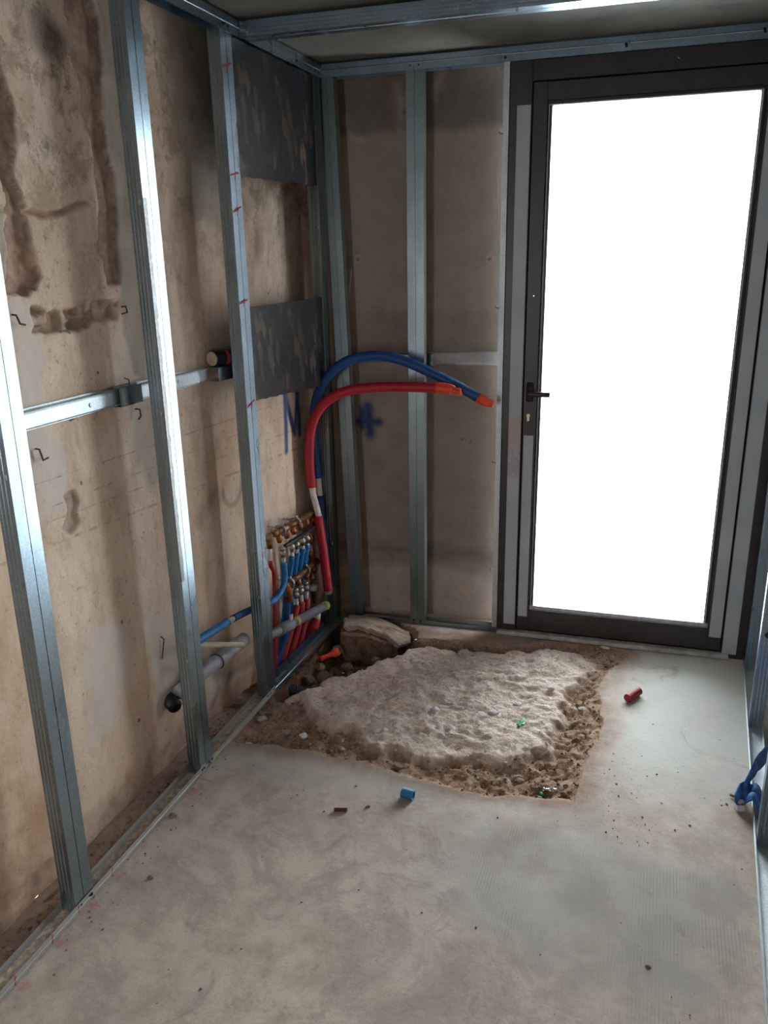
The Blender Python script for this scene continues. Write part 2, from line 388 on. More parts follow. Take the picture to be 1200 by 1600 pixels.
class MB:
    def __init__(s): s.V = []; s.F = []
    def add(s, V, F):
        k = len(s.V); s.V += [Vector(v) for v in V]; s.F += [tuple(i+k for i in f) for f in F]; return s
    def box(s, o, a, b, c):          # corner + three edge vectors
        o, a, b, c = map(Vector, (o, a, b, c))
        v = [o, o+a, o+a+b, o+b, o+c, o+a+c, o+a+b+c, o+b+c]
        f = [(0, 3, 2, 1), (4, 5, 6, 7), (0, 1, 5, 4), (1, 2, 6, 5), (2, 3, 7, 6), (3, 0, 4, 7)]
        if a.cross(b).dot(c) < 0: f = [q[::-1] for q in f]
        return s.add(v, f)
    def bbox(s, o, a, b, c, r=.001): # box with chamfered edges along c (8-gon prism) 
        o, a, b, c = map(Vector, (o, a, b, c)); la, lb = a.length, b.length; r = min(r, la*.4, lb*.4)
        an, bn = a.normalized(), b.normalized()
        P = [o+an*r, o+a-an*r, o+a+bn*r, o+a+b-bn*r, o+a+b-an*r, o+b+an*r, o+b-bn*r, o+bn*r]
        v = P+[p+c for p in P]; f = [tuple(range(7, -1, -1)), tuple(range(8, 16))]
        f += [(i, (i+1) % 8, (i+1) % 8+8, i+8) for i in range(8)]
        if a.cross(b).dot(c) < 0: f = [q[::-1] for q in f]
        return s.add(v, f)
    def tube(s, pts, r, seg=12, cap=True, sub=6, inner=None):
        pts = [Vector(p) for p in pts]
        rr = r if isinstance(r, (list, tuple)) else [r]*len(pts)
        if sub > 1 and len(pts) > 2:
            q = []; q2 = []
            for i in range(len(pts)-1):
                p0 = pts[max(i-1, 0)]; p1 = pts[i]; p2 = pts[i+1]; p3 = pts[min(i+2, len(pts)-1)]
                for k in range(sub):
                    t = k/sub
                    q.append(.5*((2*p1)+(p2-p0)*t+(2*p0-5*p1+4*p2-p3)*t*t+(3*p1-p0-3*p2+p3)*t**3)); q2.append(rr[i]*(1-t)+rr[i+1]*t)
            q.append(pts[-1]); q2.append(rr[-1]); pts, rr = q, q2
        n = len(pts); k0 = len(s.V); up = None
        for i, p in enumerate(pts):
            d = (pts[min(i+1, n-1)]-pts[max(i-1, 0)])
            if d.length < 1e-9: d = Vector((0, 0, 1))
            d.normalize()
            if up is None:
                up = d.orthogonal().normalized()
            up = (up-d*up.dot(d)).normalized(); sd = d.cross(up)
            for j in range(seg):
                a = 2*math.pi*j/seg; s.V.append(p+(up*math.cos(a)+sd*math.sin(a))*rr[i])
        for i in range(n-1):
            for j in range(seg):
                a = k0+i*seg+j; b = k0+i*seg+(j+1) % seg; s.F.append((a, b, b+seg, a+seg))
        if cap:
            s.F.append(tuple(k0+j for j in range(seg-1, -1, -1))); s.F.append(tuple(k0+(n-1)*seg+j for j in range(seg)))
        return s
    def lathe(s, p0, p1, prof, seg=16):   # prof: (t, r) along p0->p1
        p0, p1 = Vector(p0), Vector(p1)
        pts = [p0.lerp(p1, t) for t, r in prof]
        d = (p1-p0).normalized(); up = d.orthogonal().normalized(); sd = d.cross(up); k0 = len(s.V); n = len(prof)
        for p, (t, r) in zip(pts, prof):
            for j in range(seg):
                a = 2*math.pi*j/seg; s.V.append(p+(up*math.cos(a)+sd*math.sin(a))*r)
        for i in range(n-1):
            for j in range(seg):
                a = k0+i*seg+j; b = k0+i*seg+(j+1) % seg; s.F.append((a, b, b+seg, a+seg))
        s.F.append(tuple(k0+j for j in range(seg-1, -1, -1))); s.F.append(tuple(k0+(n-1)*seg+j for j in range(seg)))
        return s
    def ring(s, c, axis, R, r, seg=20, rs=8):
        c, ax = Vector(c), Vector(axis).normalized(); u = ax.orthogonal().normalized(); v = ax.cross(u); k0 = len(s.V)
        for i in range(seg):
            a = 2*math.pi*i/seg; e = u*math.cos(a)+v*math.sin(a)
            for j in range(rs):
                b = 2*math.pi*j/rs; s.V.append(c+e*(R+r*math.cos(b))+ax*r*math.sin(b))
        for i in range(seg):
            for j in range(rs):
                s.F.append((k0+i*rs+j, k0+((i+1) % seg)*rs+j, k0+((i+1) % seg)*rs+(j+1) % rs, k0+i*rs+(j+1) % rs))
        return s
    def section(s, P0, P1, A, Bv, poly, th=.0012):   # thin folded sheet: open polyline swept P0->P1
        P0, P1, A, Bv = map(Vector, (P0, P1, A, Bv)); n = len(poly); off = []
        P = [Vector((a, b, 0)) for a, b in poly]
        for i in range(n):
            ds = []
            if i > 0: ds.append((P[i]-P[i-1]).normalized())
            if i < n-1: ds.append((P[i+1]-P[i]).normalized())
            ns = [Vector((-d.y, d.x, 0)) for d in ds]; m_ = sum(ns, Vector()).normalized()
            off.append(P[i]+m_*th/max(.35, m_.dot(ns[0])))
        ring = P+off[::-1]; k0 = len(s.V); L_ = len(ring)
        for Q in (P0, P1):
            for p in ring: s.V.append(Q+A*p.x+Bv*p.y)
        for i in range(L_):
            j = (i+1) % L_; s.F.append((k0+i, k0+j, k0+j+L_, k0+i+L_))
        for i in range(n-1):
            a, b, c_, d_ = k0+i, k0+i+1, k0+L_-2-i, k0+L_-1-i
            s.F.append((a, b, c_, d_)); s.F.append((d_+L_, c_+L_, b+L_, a+L_))
        return s
    def rock(s, c, r, seed=0, sc=(1, 1, 1), rough=.3, lv=2):
        import bmesh
        bm = bmesh.new(); bmesh.ops.create_icosphere(bm, subdivisions=lv, radius=1)
        rn = random.Random(seed); pl = []
        for k in range(8):
            n = Vector((rn.uniform(-1, 1), rn.uniform(-1, 1), rn.uniform(-1, 1))).normalized(); pl.append((n, rn.uniform(1-rough*1.4, 1-rough*.3)))
        for v in bm.verts:
            p = v.co.copy()
            for n, d in pl:
                e = p.dot(n)
                if e > d: p -= n*(e-d)
            v.co = p*(1+rn.uniform(-.05, .05))
        V = [Vector(c)+Vector((v.co.x*sc[0], v.co.y*sc[1], v.co.z*sc[2]))*r for v in bm.verts]
        F = [[v.index for v in f.verts] for f in bm.faces]; bm.free(); return s.add(V, F)
    def go(s, name, mat, parent=None, smooth=False, origin=None):
        return put(name, s.V, s.F, mat, parent, smooth, origin)

def grid_mesh(name, P, cellmask, attrs, mat, parent=None, flip=False, origin=(0, 0, 0)):
    """P: (n, m, 3) points; attrs: {name: (n, m, 3)}"""
    n, m_ = P.shape[:2]; idx = np.arange(n*m_).reshape(n, m_)
    q = np.stack([idx[:-1, :-1], idx[1:, :-1], idx[1:, 1:], idx[:-1, 1:]], -1).reshape(-1, 4)
    q = q[cellmask.reshape(-1)]
    if flip: q = q[:, ::-1]
    used, inv = np.unique(q, return_inverse=True); q = inv.reshape(-1, 4)
    V = P.reshape(-1, 3)[used] - np.array(origin)
    me = bpy.data.meshes.new(name); me.vertices.add(len(V)); me.vertices.foreach_set('co', V.ravel().astype(np.float32))
    me.loops.add(q.size); me.loops.foreach_set('vertex_index', q.ravel().astype(np.int32))
    me.polygons.add(len(q)); me.polygons.foreach_set('loop_start', np.arange(0, q.size, 4, dtype=np.int32))
    me.polygons.foreach_set('loop_total', np.full(len(q), 4, dtype=np.int32))
    me.polygons.foreach_set('use_smooth', np.ones(len(q), bool)); me.update(calc_edges=True)
    for k, a in attrs.items():
        at = me.color_attributes.new(k, 'FLOAT_COLOR', 'POINT')
        c = np.ones((len(V), 4), np.float32); c[:, :3] = a.reshape(-1, 3)[used]; at.data.foreach_set('color', c.ravel())
    me.materials.append(MT[mat] if isinstance(mat, str) else mat)
    o = bpy.data.objects.new(name, me); COL.objects.link(o); ORI[o.name] = Vector(origin)
    if parent is not None: o.parent = parent
    return o

# ------------------------------------------------------------------ floor with the broken patch
OUT = [(0.02, -1.19), (.14, -1.17), (.31, -1.154), (.47, -1.165), (.622, -1.18), (.728, -1.205), (.87, -1.215), (1.007, -1.215), (1.16, -1.19), (1.304, -1.16), (1.315, -1.06),
       (1.31, -.967), (1.335, -.85), (1.366, -.70), (1.35, -.55), (1.323, -.406), (1.36, -.2), (1.44, -.05), (1.40, .0), (1.305, .03), (1.1, -.0), (.898, -.07), (.75, -.10), (.6, -.11), (.46, -.13),
       (.42, -.06), (.37, -.02), (.2, .0), (0.0, .02), (-.2, .02), (-.2, -.98), (-.03, -.98), (.0, -1.1)]
INN = [(.05, -.83), (.107, -.78), (.19, -.86), (.265, -.94), (.36, -.96), (.42, -.94), (.47, -1.0), (.55, -1.06), (.63, -1.03), (.70, -1.09), (.80, -1.03), (.90, -1.00), (.98, -1.02), (1.06, -.96), (1.163, -.91), (1.19, -.7),
       (1.19, -.5), (1.207, -.40), (1.25, -.27), (1.30, -.15), (1.22, -.07), (1.077, -.065), (.9, -.13), (.75, -.18), (.6, -.18), (.50, -.20), (.455, -.25), (.40, -.33), (.32, -.45), (.25, -.54), (.19, -.60), (.14, -.70), (.08, -.77)]
PIT = [(-.2, -.87), (.0, -.83), (.05, -.80), (.10, -.73), (.14, -.66), (.2, -.56), (.27, -.48), (.34, -.42), (.42, -.31), (.46, -.22), (.44, -.12), (.38, -.05), (.30, -.01), (.1, .02), (-.2, .02)]
xs = np.concatenate([np.arange(-.16, 1.5, .008), np.arange(1.5, 2.10, .03)])
ys = np.concatenate([np.arange(-5.25, -3.0, .08), np.arange(-3.0, -1.32, .025), np.arange(-1.32, .20, .008)])
GX, GY = np.meshgrid(xs, ys, indexing='ij')
wx = (fbm(GX*14, GY*14, 4, 3)-.5)*.05; wy = (fbm(GX*14, GY*14, 4, 9)-.5)*.05
so = sdf(GX+wx*.8, GY+wy*.8, OUT); si = sdf(GX+wx*1.6, GY+wy*1.6, INN); sp = sdf(GX+wx*1.2, GY+wy*1.2, PIT)
inner = sst(.022, -.02, si)
n_a = fbm(GX*9, GY*9, 5, 21); n_b = fbm(GX*38, GY*38, 4, 33); n_c = 1-abs(2*fbm(GX*17+n_a*2, GY*17, 4, 41)-1)
def worley(x, y, s=0):
    ix = np.floor(x).astype(np.int64); iy = np.floor(y).astype(np.int64); best = np.full(x.shape, 9.); h = np.zeros(x.shape)
    for dx in (-1, 0, 1):
        for dy in (-1, 0, 1):
            cx = ix+dx; cy = iy+dy; px = cx+hash2(cx, cy, s); py = cy+hash2(cx, cy, s+1); d = np.hypot(x-px, y-py)
            hh = hash2(cx, cy, s+2)-.5 + (hash2(cx, cy, s+3)-.5)*1.6*(x-px) + (hash2(cx, cy, s+4)-.5)*1.6*(y-py)
            h = np.where(d < best, hh, h); best = np.minimum(d, best)
    return h
wl1 = worley(GX*11+wx*60, GY*13+wy*60, 300); wl2 = worley(GX*27+wx*60, GY*30+wy*60, 320)
zt = -.032 + (n_b-.5)*.030 + (n_a-.5)*.03 + wl2*.005 + wl1*.008 + .016*sst(1.18, 1.30, GX)
front = sst(-1.16, -.98, GY)
zi = -.002 + (n_a-.5)*.030 + (n_c-.75)*.012 + (n_b-.5)*.010 + wl1*.009 + wl2*.0035
zp = zt*(1-inner) + zi*inner
edge = sst(0.004, -.050+.035*sst(.6, .2, n_a), so)
zp = zp*edge
# darker, deeper groove under the back edge
gr = sst(.05, .0, segd(GX, GY, [(.46, -.16), (.6, -.145), (.75, -.135), (.9, -.10), (1.02, -.035)]))
zp = zp - gr*.035*edge*(1-inner*.6)
pitm = sst(.015, -.05, sp)
zpit = -.17 + .10*sst(.02, -.02, GX) + (n_a-.5)*.10*sst(-.05, .05, GX) + (n_b-.5)*.03 + .05*sst(-.5, -.85, GY)
Z = zp*(1-pitm) + zpit*pitm
Z = np.where(so < 0.01, Z, 0.0) + (fbm(GX*2.2, GY*2.2, 4, 5)-.5)*.004*(so >= -.02)
# grit ridge outside the frame on the left
zone = np.zeros(GX.shape+(3,))
dust = sst(.11, .0, so)*(.55+.9*(fbm(GX*9, GY*9, 5, 77)-.3)) * sst(-1.35, -1.2, GY+.0*GX)
dust = np.maximum(dust, sst(.18, .0, abs(so))*.35*sst(.9, 1.3, GX)*sst(.45, .6, fbm(GX*6, GY*6, 4, 8)))
dust = np.maximum(dust, sst(-.02, -.06, GX)*.8)
dust = np.maximum(dust, .55*sst(.10, .0, segd(GX, GY, [(1.80, -1.10), (1.85, -1.0), (1.87, -1.35)])))
dust = np.maximum(dust, .30*sst(.35, .0, segd(GX, GY, [(.95, -1.35), (1.35, -1.42), (1.5, -1.5)]))*sst(.4, .6, fbm(GX*8, GY*8, 4, 88)))
dust = np.maximum(dust, .75*sst(.05, .0, segd(GX, GY, [(.45, -.08), (.9, -.03), (1.35, .02)])))
zone[..., 0] = np.clip(dust, 0, 1)
grey = sst(.30, .05, np.hypot((GX-.35)/1.5, (GY+1.27)/.35)-.15)*.4
grey = np.maximum(grey, sst(1.28, 1.55, GX)*sst(-1.35, -.7, GY))
grey = np.maximum(grey, .55*sst(.5, 0, np.hypot((GX-1.2), (GY+1.5)/.6)-.2))
zone[..., 1] = np.clip(grey*(.5+fbm(GX*4, GY*4, 4, 55)), 0, 1)
ridge = sst(.12, -.06, sdf(GX+wx*2, GY+wy*2, [(1.05, -1.72), (1.05, -1.4), (1.4, -1.38), (1.78, -1.45), (1.8, -1.62), (1.65, -1.95), (1.4, -1.9)]))
zone[..., 2] = np.clip(ridge*(.4+fbm(GX*5, GY*5, 3, 66)), 0, 1)
cc = lambda a: .25*(a[:-1, :-1]+a[1:, :-1]+a[1:, 1:]+a[:-1, 1:])
inpatch = cc(so) < 0.0
P = np.stack([GX, GY, Z], -1)
floor = tag(grid_mesh('floor', P, ~inpatch, {'zone': zone}, 'floor'), 'dusty beige and grey screed floor', kind='structure')
zr = np.zeros(GX.shape+(3,))
soil = np.clip(1-sst(.035, -.035, si+(n_b-.5)*.05) , 0, 1)
soil = np.maximum(soil, sst(.02, .1, gr)*(.8-.5*inner))
zr[..., 0] = np.clip(soil, 0, 1); zr[..., 1] = sst(.0, -.06, sp)
patch = grid_mesh('broken_screed', P, inpatch, {'zone': zr}, 'rubble', parent=floor)
patch['label'] = 'hacked-out rough pale screed in a brown soil trench, with a dirt pit'
def zfloor(x, y):
    i = np.clip(np.searchsorted(xs, x), 0, len(xs)-1); j = np.clip(np.searchsorted(ys, y), 0, len(ys)-1); return float(Z[i, j])

# ------------------------------------------------------------------ walls and ceiling
CZ = 2.562
yl = np.concatenate([np.arange(-5.25, -2.3, .05), np.arange(-2.3, .15, .0062)]); zl = np.arange(-.30, CZ+.02, .0064)
LY, LZ = np.meshgrid(yl, zl, indexing='ij')
w1 = (fbm(LY*12, LZ*12, 3, 101)-.5)*.09; w2 = (fbm(LY*12, LZ*12, 3, 111)-.5)*.09
def msk(poly, soft=.005, warp=1.0): return sst(soft, -soft, sdf(LY+w1*warp, LZ+w2*warp, poly))
chA = msk([(-1.90, 2.45), (-1.75, 2.42), (-1.715, 2.10), (-1.726, 1.92), (-1.70, 1.80), (-1.717, 1.70), (-1.76, 1.685), (-1.825, 1.71), (-1.80, 1.83), (-1.775, 2.0), (-1.79, 2.2), (-1.9, 2.25)], warp=.7)
chB = msk([(-1.44, 2.60), (-1.34, 2.60), (-1.315, 2.48), (-1.33, 2.186), (-1.325, 1.958), (-1.344, 1.717), (-1.42, 1.70), (-1.43, 1.80), (-1.40, 1.95), (-1.425, 2.17), (-1.452, 2.327)], warp=.5)
bkn = .35+.65*sst(.34, .44, fbm(LY*24, LZ*24, 4, 401))
bandm = bkn*msk([(-1.745, 1.66), (-1.55, 1.665), (-1.357, 1.651), (-1.38, 1.60), (-1.55, 1.59), (-1.744, 1.60)], warp=.6)*.9
crk = sst(.010, .003, segd(LY+w1*.5, LZ+w2*.5, [(-1.95, 1.905), (-1.803, 1.91), (-1.538, 1.918), (-1.45, 1.93)]))
rgh = msk([(-1.735, 1.14), (-1.68, 1.14), (-1.665, 1.10), (-1.685, 1.07), (-1.68, 1.03), (-1.72, 1.01), (-1.755, 1.04), (-1.725, 1.09)], .006, .35)
base = sst(.13, .02, LZ+(fbm(LY*7, LZ*7, 4, 5)-.5)*.15)*.75*(.4+fbm(LY*9, LZ*9, 4, 31))
rough = np.clip(np.maximum.reduce([chA, chB, bandm, crk*.7, rgh*.55, base]), 0, 1)
cem = msk([(-1.311, 2.60), (-1.16, 2.60), (-1.18, 2.2), (-1.24, 1.6), (-1.27, 1.4), (-1.34, 1.42), (-1.36, 1.55), (-1.335, 1.975)], .012, .4)*.85
cem = np.maximum(cem, rgh*.7)
cem = np.maximum(cem, .6*msk([(-1.80, 1.92), (-2.2, 1.92), (-2.2, 1.72), (-1.8, 1.74)], .01, .4))
cem = np.maximum(cem, .55*msk([(-1.30, 1.5), (-1.2, 1.5), (-1.24, 1.1), (-1.30, 1.0), (-1.36, 1.2)], .03, 1.0))
cem = np.maximum(cem, .8*msk([(-1.0, 2.6), (-.62, 2.6), (-.66, 1.9), (-.9, 1.95)], .05, 1.0))
whi = msk([(-1.90, 1.70), (-1.80, 1.68), (-1.727, 1.631), (-1.70, 1.55), (-1.75, 1.40), (-1.70, 1.2), (-1.76, 1.10), (-1.83, 1.05), (-1.88, 1.15), (-1.86, 1.4)], .02, 1.5)*.8
whi = np.maximum(whi, msk([(-1.711, .69), (-1.55, .64), (-1.5, .55), (-1.56, .42), (-1.70, .30), (-1.80, .28), (-1.78, .5)], .02, 1.5)*.75)
whi = np.maximum(whi, msk([(-1.41, .63), (-1.19, .60), (-1.12, .45), (-1.18, .25), (-1.3, .30), (-1.42, .20), (-1.43, .45)], .015, 1.2)*.85)
whi = np.maximum(whi, msk([(-1.15, .35), (-1.02, .30), (-.9, .22), (-.95, .08), (-1.1, .0), (-1.2, .08)], .02, 1.5)*.8)
whi = np.maximum(whi, .9*sst(.009, .002, segd(LY+w1*.4, LZ+w2*.4, [(-1.325, 2.55), (-1.305, 2.46), (-1.315, 2.2), (-1.315, 2.0), (-1.33, 1.75)])))
whi = np.maximum(whi, msk([(-1.42, 1.50), (-1.30, 1.52), (-1.30, 1.2), (-1.36, 1.18)], .02, 1.0)*.6)
dark_tone = sst(.10, .0, np.hypot((LY+1.53)/1.1, LZ-2.35)+w1)*.85
edg = 4*chA*(1-chA)+4*chB*(1-chB)+2*bandm*(1-bandm); dark_tone = np.maximum(dark_tone, np.clip(edg, 0, 1)*.6*sst(.38, .46, fbm(LY*15, LZ*15, 3, 7)))  # darker, broken line along the channel and band edges
dark_tone = np.maximum(dark_tone, sst(.20, .05, np.hypot(LY+.80, (LZ-2.02)/1.4)+w1)*.35)
dark_tone = np.maximum(dark_tone, sst(-.98, -.55, LY+w1*3)*sst(1.45, 2.25, LZ+w2*3)*.72)  # darker towards the back corner and the top
dark_tone = np.maximum(dark_tone, sst(.016, .008, abs(np.hypot((LY+.775), (LZ-.90)/1.0)-.075)+.0*w1)*sst(.97, .88, LZ)*.45)
dark_tone = np.maximum(dark_tone, .4*sst(.05, .0, segd(LY, LZ, [(-1.36, .38), (-1.1, .22), (-.9, .12), (-.3, .02)])+w1*.5))  # darker streak sloping down to the wall foot
dark_tone = np.maximum(dark_tone, .35*sst(.06, .0, segd(LY, LZ, [(-1.05, .85), (-.92, .90)])+w1))
blue = np.zeros_like(LY)
for pts, w in (([(-.24, 1.18), (-.243, 1.06), (-.257, .93)], .020), ([(-.236, 1.17), (-.188, 1.06), (-.155, .99)], .022), ([(-.105, 1.17), (-.10, 1.08), (-.10, .98)], .024), ([(-.155, .99), (-.11, 1.15)], .018)):
    blue = np.maximum(blue, sst(w*1.5, w*.35, segd(LY, LZ, pts)))
ochre = np.clip(sst(.9, .2, LZ)*.5 + .7*sst(.13, .03, np.hypot(LY+.80, (LZ-1.05)/1.8)+w1) + .6*sst(-1.8, -2.1, LY)*sst(1.2, .8, LZ), 0, 1)
LX = -.14 - rough*.026 + rough*(fbm(LY*13, LZ*9, 2, 81)-.5)*.020 + rough*(fbm(LY*28, LZ*28, 2, 85)-.5)*.008 + (fbm(LY*1.5, LZ*1.5, 3, 91)-.5)*.008 + cem*.002 + whi*.0015
LX = LX + sst(.10, .0, LZ)*.01*fbm(LY*9, LZ*9, 3, 5)
za = np.stack([rough, cem, whi], -1); zb = np.stack([np.clip(dark_tone, 0, 1), blue*.9, ochre], -1)
wl = grid_mesh('wall_left', np.stack([LX, LY, LZ], -1), np.ones((len(yl)-1, len(zl)-1), bool), {'zone_a': za, 'zone_b': zb}, 'wall_left', origin=(0, 0, 0))
tag(wl, kind='structure')

xb = np.arange(-.17, 2.2, .009); zb_ = np.arange(-.30, CZ+.02, .009)
BX, BZ = np.meshgrid(xb, zb_, indexing='ij')
v1 = (fbm(BX*9, BZ*9, 4, 201)-.5)*.08
pale = sst(.05, -.02, BZ-.24+v1)*.55
pale = np.maximum(pale, sst(.012, .0, abs(np.hypot((BX-.345)/.45, (BZ-2.40)/1.1)-.10)+v1*.4)*.8)
pale = np.maximum(pale, .8*sst(.05, .0, segd(BX+v1*.5, BZ, [(.30, 2.47), (.325, 2.40), (.315, 2.31)])))
pale = np.maximum(pale, .6*sst(.03, .0, segd(BX+v1*.6, BZ, [(.50, 2.5), (.47, 2.42)])))
pale = np.maximum(pale, .6*sst(.03, .0, segd(BX+v1*.6, BZ, [(.07, 2.36), (.09, 2.29), (.13, 2.27)])))
for px_, pz_ in ((.102, 1.764), (.715, 1.752)):
    pale = np.maximum(pale, .8*sst(.006, .0, abs(np.hypot(BX-px_, BZ-pz_)-.016)))
pale = np.maximum(pale, .18*sst(2.33, 2.28, BZ+v1*.4)*sst(1.5, 1.55, BZ))
bdark = .55*sst(2.27, 2.31, BZ+v1*.3) + .6*sst(.018, .0, np.hypot(BX-.335, BZ-2.37))  # darker band along the top and one dark spot
bdark = np.maximum(bdark, .45*sst(.06, .0, abs(BZ-.34)+v1))
for px_, pz_ in ((.102, 1.764), (.715, 1.752), (.60, .93), (.64, .92)):
    bdark = np.maximum(bdark, .9*sst(.009, .004, np.hypot(BX-px_, BZ-pz_)))
bl = np.zeros_like(BX)
for pts, w in (([(.13, 1.075), (.136, .94)], .022), ([(.08, 1.0), (.185, 1.0)], .018), ([(.10, 1.06), (.10, .97)], .014)):
    bl = np.maximum(bl, sst(w*2.2, w*.1, segd(BX, BZ, pts)))
BD = .13 + (fbm(BX*2, BZ*2, 3, 15)-.5)*.008 + pale*-.002 + bdark*.0 + .012*sst(.02, .0, np.hypot(BX-.335, BZ-2.37))
PB = np.stack([BX*BE.x+BD*BN.x, BX*BE.y+BD*BN.y, BZ], -1)
cm = (cc(BX) < .815) | (cc(BX) > 1.925) | (cc(BZ) > 2.50)
wb = grid_mesh('wall_back', PB, cm, {'zone_a': np.clip(np.stack([pale, bl*.95, bdark], -1), 0, 1)}, 'wall_back', origin=(0, 0, 0))
tag(wb, kind='structure')
# wall thickness seen round the door
jb = MB()
jb.box(BK(.76, .135, -.3), BE*.045, BN*.2, ZU*2.85); jb.box(BK(1.935, .135, -.3), BE*.05, BN*.2, ZU*2.85); jb.box(BK(.76, .135, 2.515), BE*1.22, BN*.2, ZU*.05)
jb.go('wall_reveal', 'plaster', wb)

def wallx(y): return 2.045+.054*y          # inner face of the right wall
w = MB(); y0, y1, z0, z1 = OPEN
def rw(ya, yb, za_, zb2):
    w.add([(wallx(ya), ya, za_), (wallx(yb), yb, za_), (wallx(yb), yb, zb2), (wallx(ya), ya, zb2), (wallx(ya)+.2, ya, za_), (wallx(yb)+.2, yb, za_), (wallx(yb)+.2, yb, zb2), (wallx(ya)+.2, ya, zb2)],
          [(0, 3, 2, 1), (4, 5, 6, 7), (0, 1, 5, 4), (1, 2, 6, 5), (2, 3, 7, 6), (3, 0, 4, 7)])
rw(-5.3, y0, -.3, CZ); rw(y1, .3, -.3, CZ); rw(y0, y1, -.3, z0); rw(y0, y1, z1, CZ)
tag(w.go('wall_right', 'plaster'), kind='structure')
w = MB(); w.box((-.4, -5.3, CZ), (2.9, 0, 0), (0, 5.8, 0), (0, 0, .15)); tag(w.go('ceiling', 'ceiling'), kind='structure')
w = MB(); x0, x1, z0, z1 = OPEN2
w.box((-.3, YR-.2, -.3), (x0+.3, 0, 0), (0, .2, 0), (0, 0, CZ+.3)); w.box((x1, YR-.2, -.3), (2.2-x1, 0, 0), (0, .2, 0), (0, 0, CZ+.3))
w.box((x0, YR-.2, -.3), (x1-x0, 0, 0), (0, .2, 0), (0, 0, z0+.3)); w.box((x0, YR-.2, z1), (x1-x0, 0, 0), (0, .2, 0), (0, 0, CZ-z1))
tag(w.go('wall_rear', 'plaster'), kind='structure')

# ------------------------------------------------------------------ the glazed door
door = thing('door_1', BK(1.36, 0, 0), None, None, kind='structure')
door['label'] = 'dark aluminium glazed door with grey protective film, blown-out daylight behind'
def bar(mb, x0, x1, z0, z1, d0=0.0, d1=.07, r=.002):
    return mb.bbox(BK(x0, d0, z0), BE*(x1-x0), BN*(d1-d0), ZU*(z1-z0), r)
def hbar(mb, x0, x1, z0, z1, d0=0.0, d1=.07, r=.002):
    return mb.bbox(BK(x0, d0, z0), ZU*(z1-z0), BN*(d1-d0), BE*(x1-x0), r)
fr_ = MB(); bar(fr_, .807, .897, 0, 2.5); bar(fr_, 1.829, 1.935, 0, 2.5); hbar(fr_, .897, 1.829, 2.425, 2.5); hbar(fr_, .897, 1.829, .0, .022, .012, .09)
bar(fr_, .885, .925, 0, 2.45, .078, .095); bar(fr_, 1.80, 1.84, 0, 2.45, .078, .095); hbar(fr_, .9, 1.83, 2.39, 2.44, .078, .095); hbar(fr_, .9, 1.83, .0, .055, .078, .095)
frame = fr_.go('door_frame', 'alu', door)
f = MB(); bar(f, .838, .893, .055, 2.34, -.0025, 0, .0006); f.go('protective_film', 'film_worn', frame)
f = MB(); bar(f, 1.833, 1.893, .022, 2.46, -.0025, 0, .0006); f.go('protective_film', 'film', frame)
f = MB(); f.bbox(BK(.81, -.022, 0.002), ZU*.020, BN*.05, BE*1.05, .003)
th_ = f.go('threshold', 'sill', door); th_['label'] = 'pale grey threshold strip'
lf = MB(); D0 = .006
bar(lf, .900, .958, .03, 2.42, D0); bar(lf, 1.762, 1.826, .03, 2.42, D0); hbar(lf, .958, 1.762, 2.352, 2.42, D0); hbar(lf, .958, 1.762, .03, .132, D0)
bar(lf, .958, .976, .132, 2.352, D0+.014, .06); bar(lf, 1.744, 1.762, .132, 2.352, D0+.014, .06); hbar(lf, .976, 1.744, 2.334, 2.352, D0+.010, .06)
leaf = lf.go('door_leaf', 'alu', door)
f = MB(); hbar(f, .96, 1.762, .133, .156, D0-.002, .036, .010); f.go('glazing_bead', 'alu_bead', leaf)['label'] = 'light grey bottom glazing bead'
f = MB(); bar(f, .962, .966, .15, 2.34, D0+.010, .03); bar(f, 1.748, 1.752, .15, 2.34, D0+.006, .03); hbar(f, .966, 1.748, 2.335, 2.340, D0+.004, .03); f.go('edge_trim', 'alu_bead', leaf)  # trim coloured light, a painted reflection along the bead
f = MB(); bar(f, .906, .95, .10, .992, D0-.0025, D0, .0006); f.go('protective_film', 'film', leaf)
f = MB(); bar(f, 1.772, 1.823, .095, 2.40, D0-.0025, D0, .0006); f.go('protective_film', 'film', leaf)
f = MB(); f.box(BK(.970, .035, .14), BE*.782, BN*.006, ZU*2.205); f.go('glass_pane', 'glass', leaf)
f = MB(); q = BK(1.070, .0345, .470); f.bbox(q, BE*.010-ZU*.006, ZU*.003, BN*-.001, .0003); q = BK(1.052, .0345, .405); f.bbox(q, BE*.004, ZU*.002, BN*-.001, .0003); f.go('dirt_speck', 'black', leaf)
h = MB(); h.bbox(BK(.912, D0-.009, 1.145), BE*.030, ZU*.085, BN*.009, .004)
h.tube([BK(.927, D0-.004, 1.187), BK(.927, D0-.045, 1.187), BK(.935, D0-.052, 1.187), BK(1.02, D0-.052, 1.185)], [.011, .011, .0125, .0115], 12, sub=4)
h.go('lever_handle', 'handle', leaf, True)
k = MB(); k.lathe(BK(.924, D0, 1.083), BK(.924, D0-.004, 1.083), [(0, .0085), (1, .008)], 16); k.bbox(BK(.919, D0-.004, 1.057), BE*.010, ZU*.022, BN*.004, .003)
k.go('lock_cylinder', 'brasskey', leaf)
k = MB(); k.lathe(BK(.93, D0, 1.60), BK(.93, D0-.003, 1.60), [(0, .004), (1, .003)], 10); k.lathe(BK(1.44, 0, 2.462), BK(1.44, -.003, 2.462), [(0, .004), (1, .003)], 10); k.go('screw', 'screw_bright', door)
k = MB(); hbar(k, 1.24, 1.46, 2.438, 2.439, -.0006, 0); k.go('scored_line', 'black', frame)

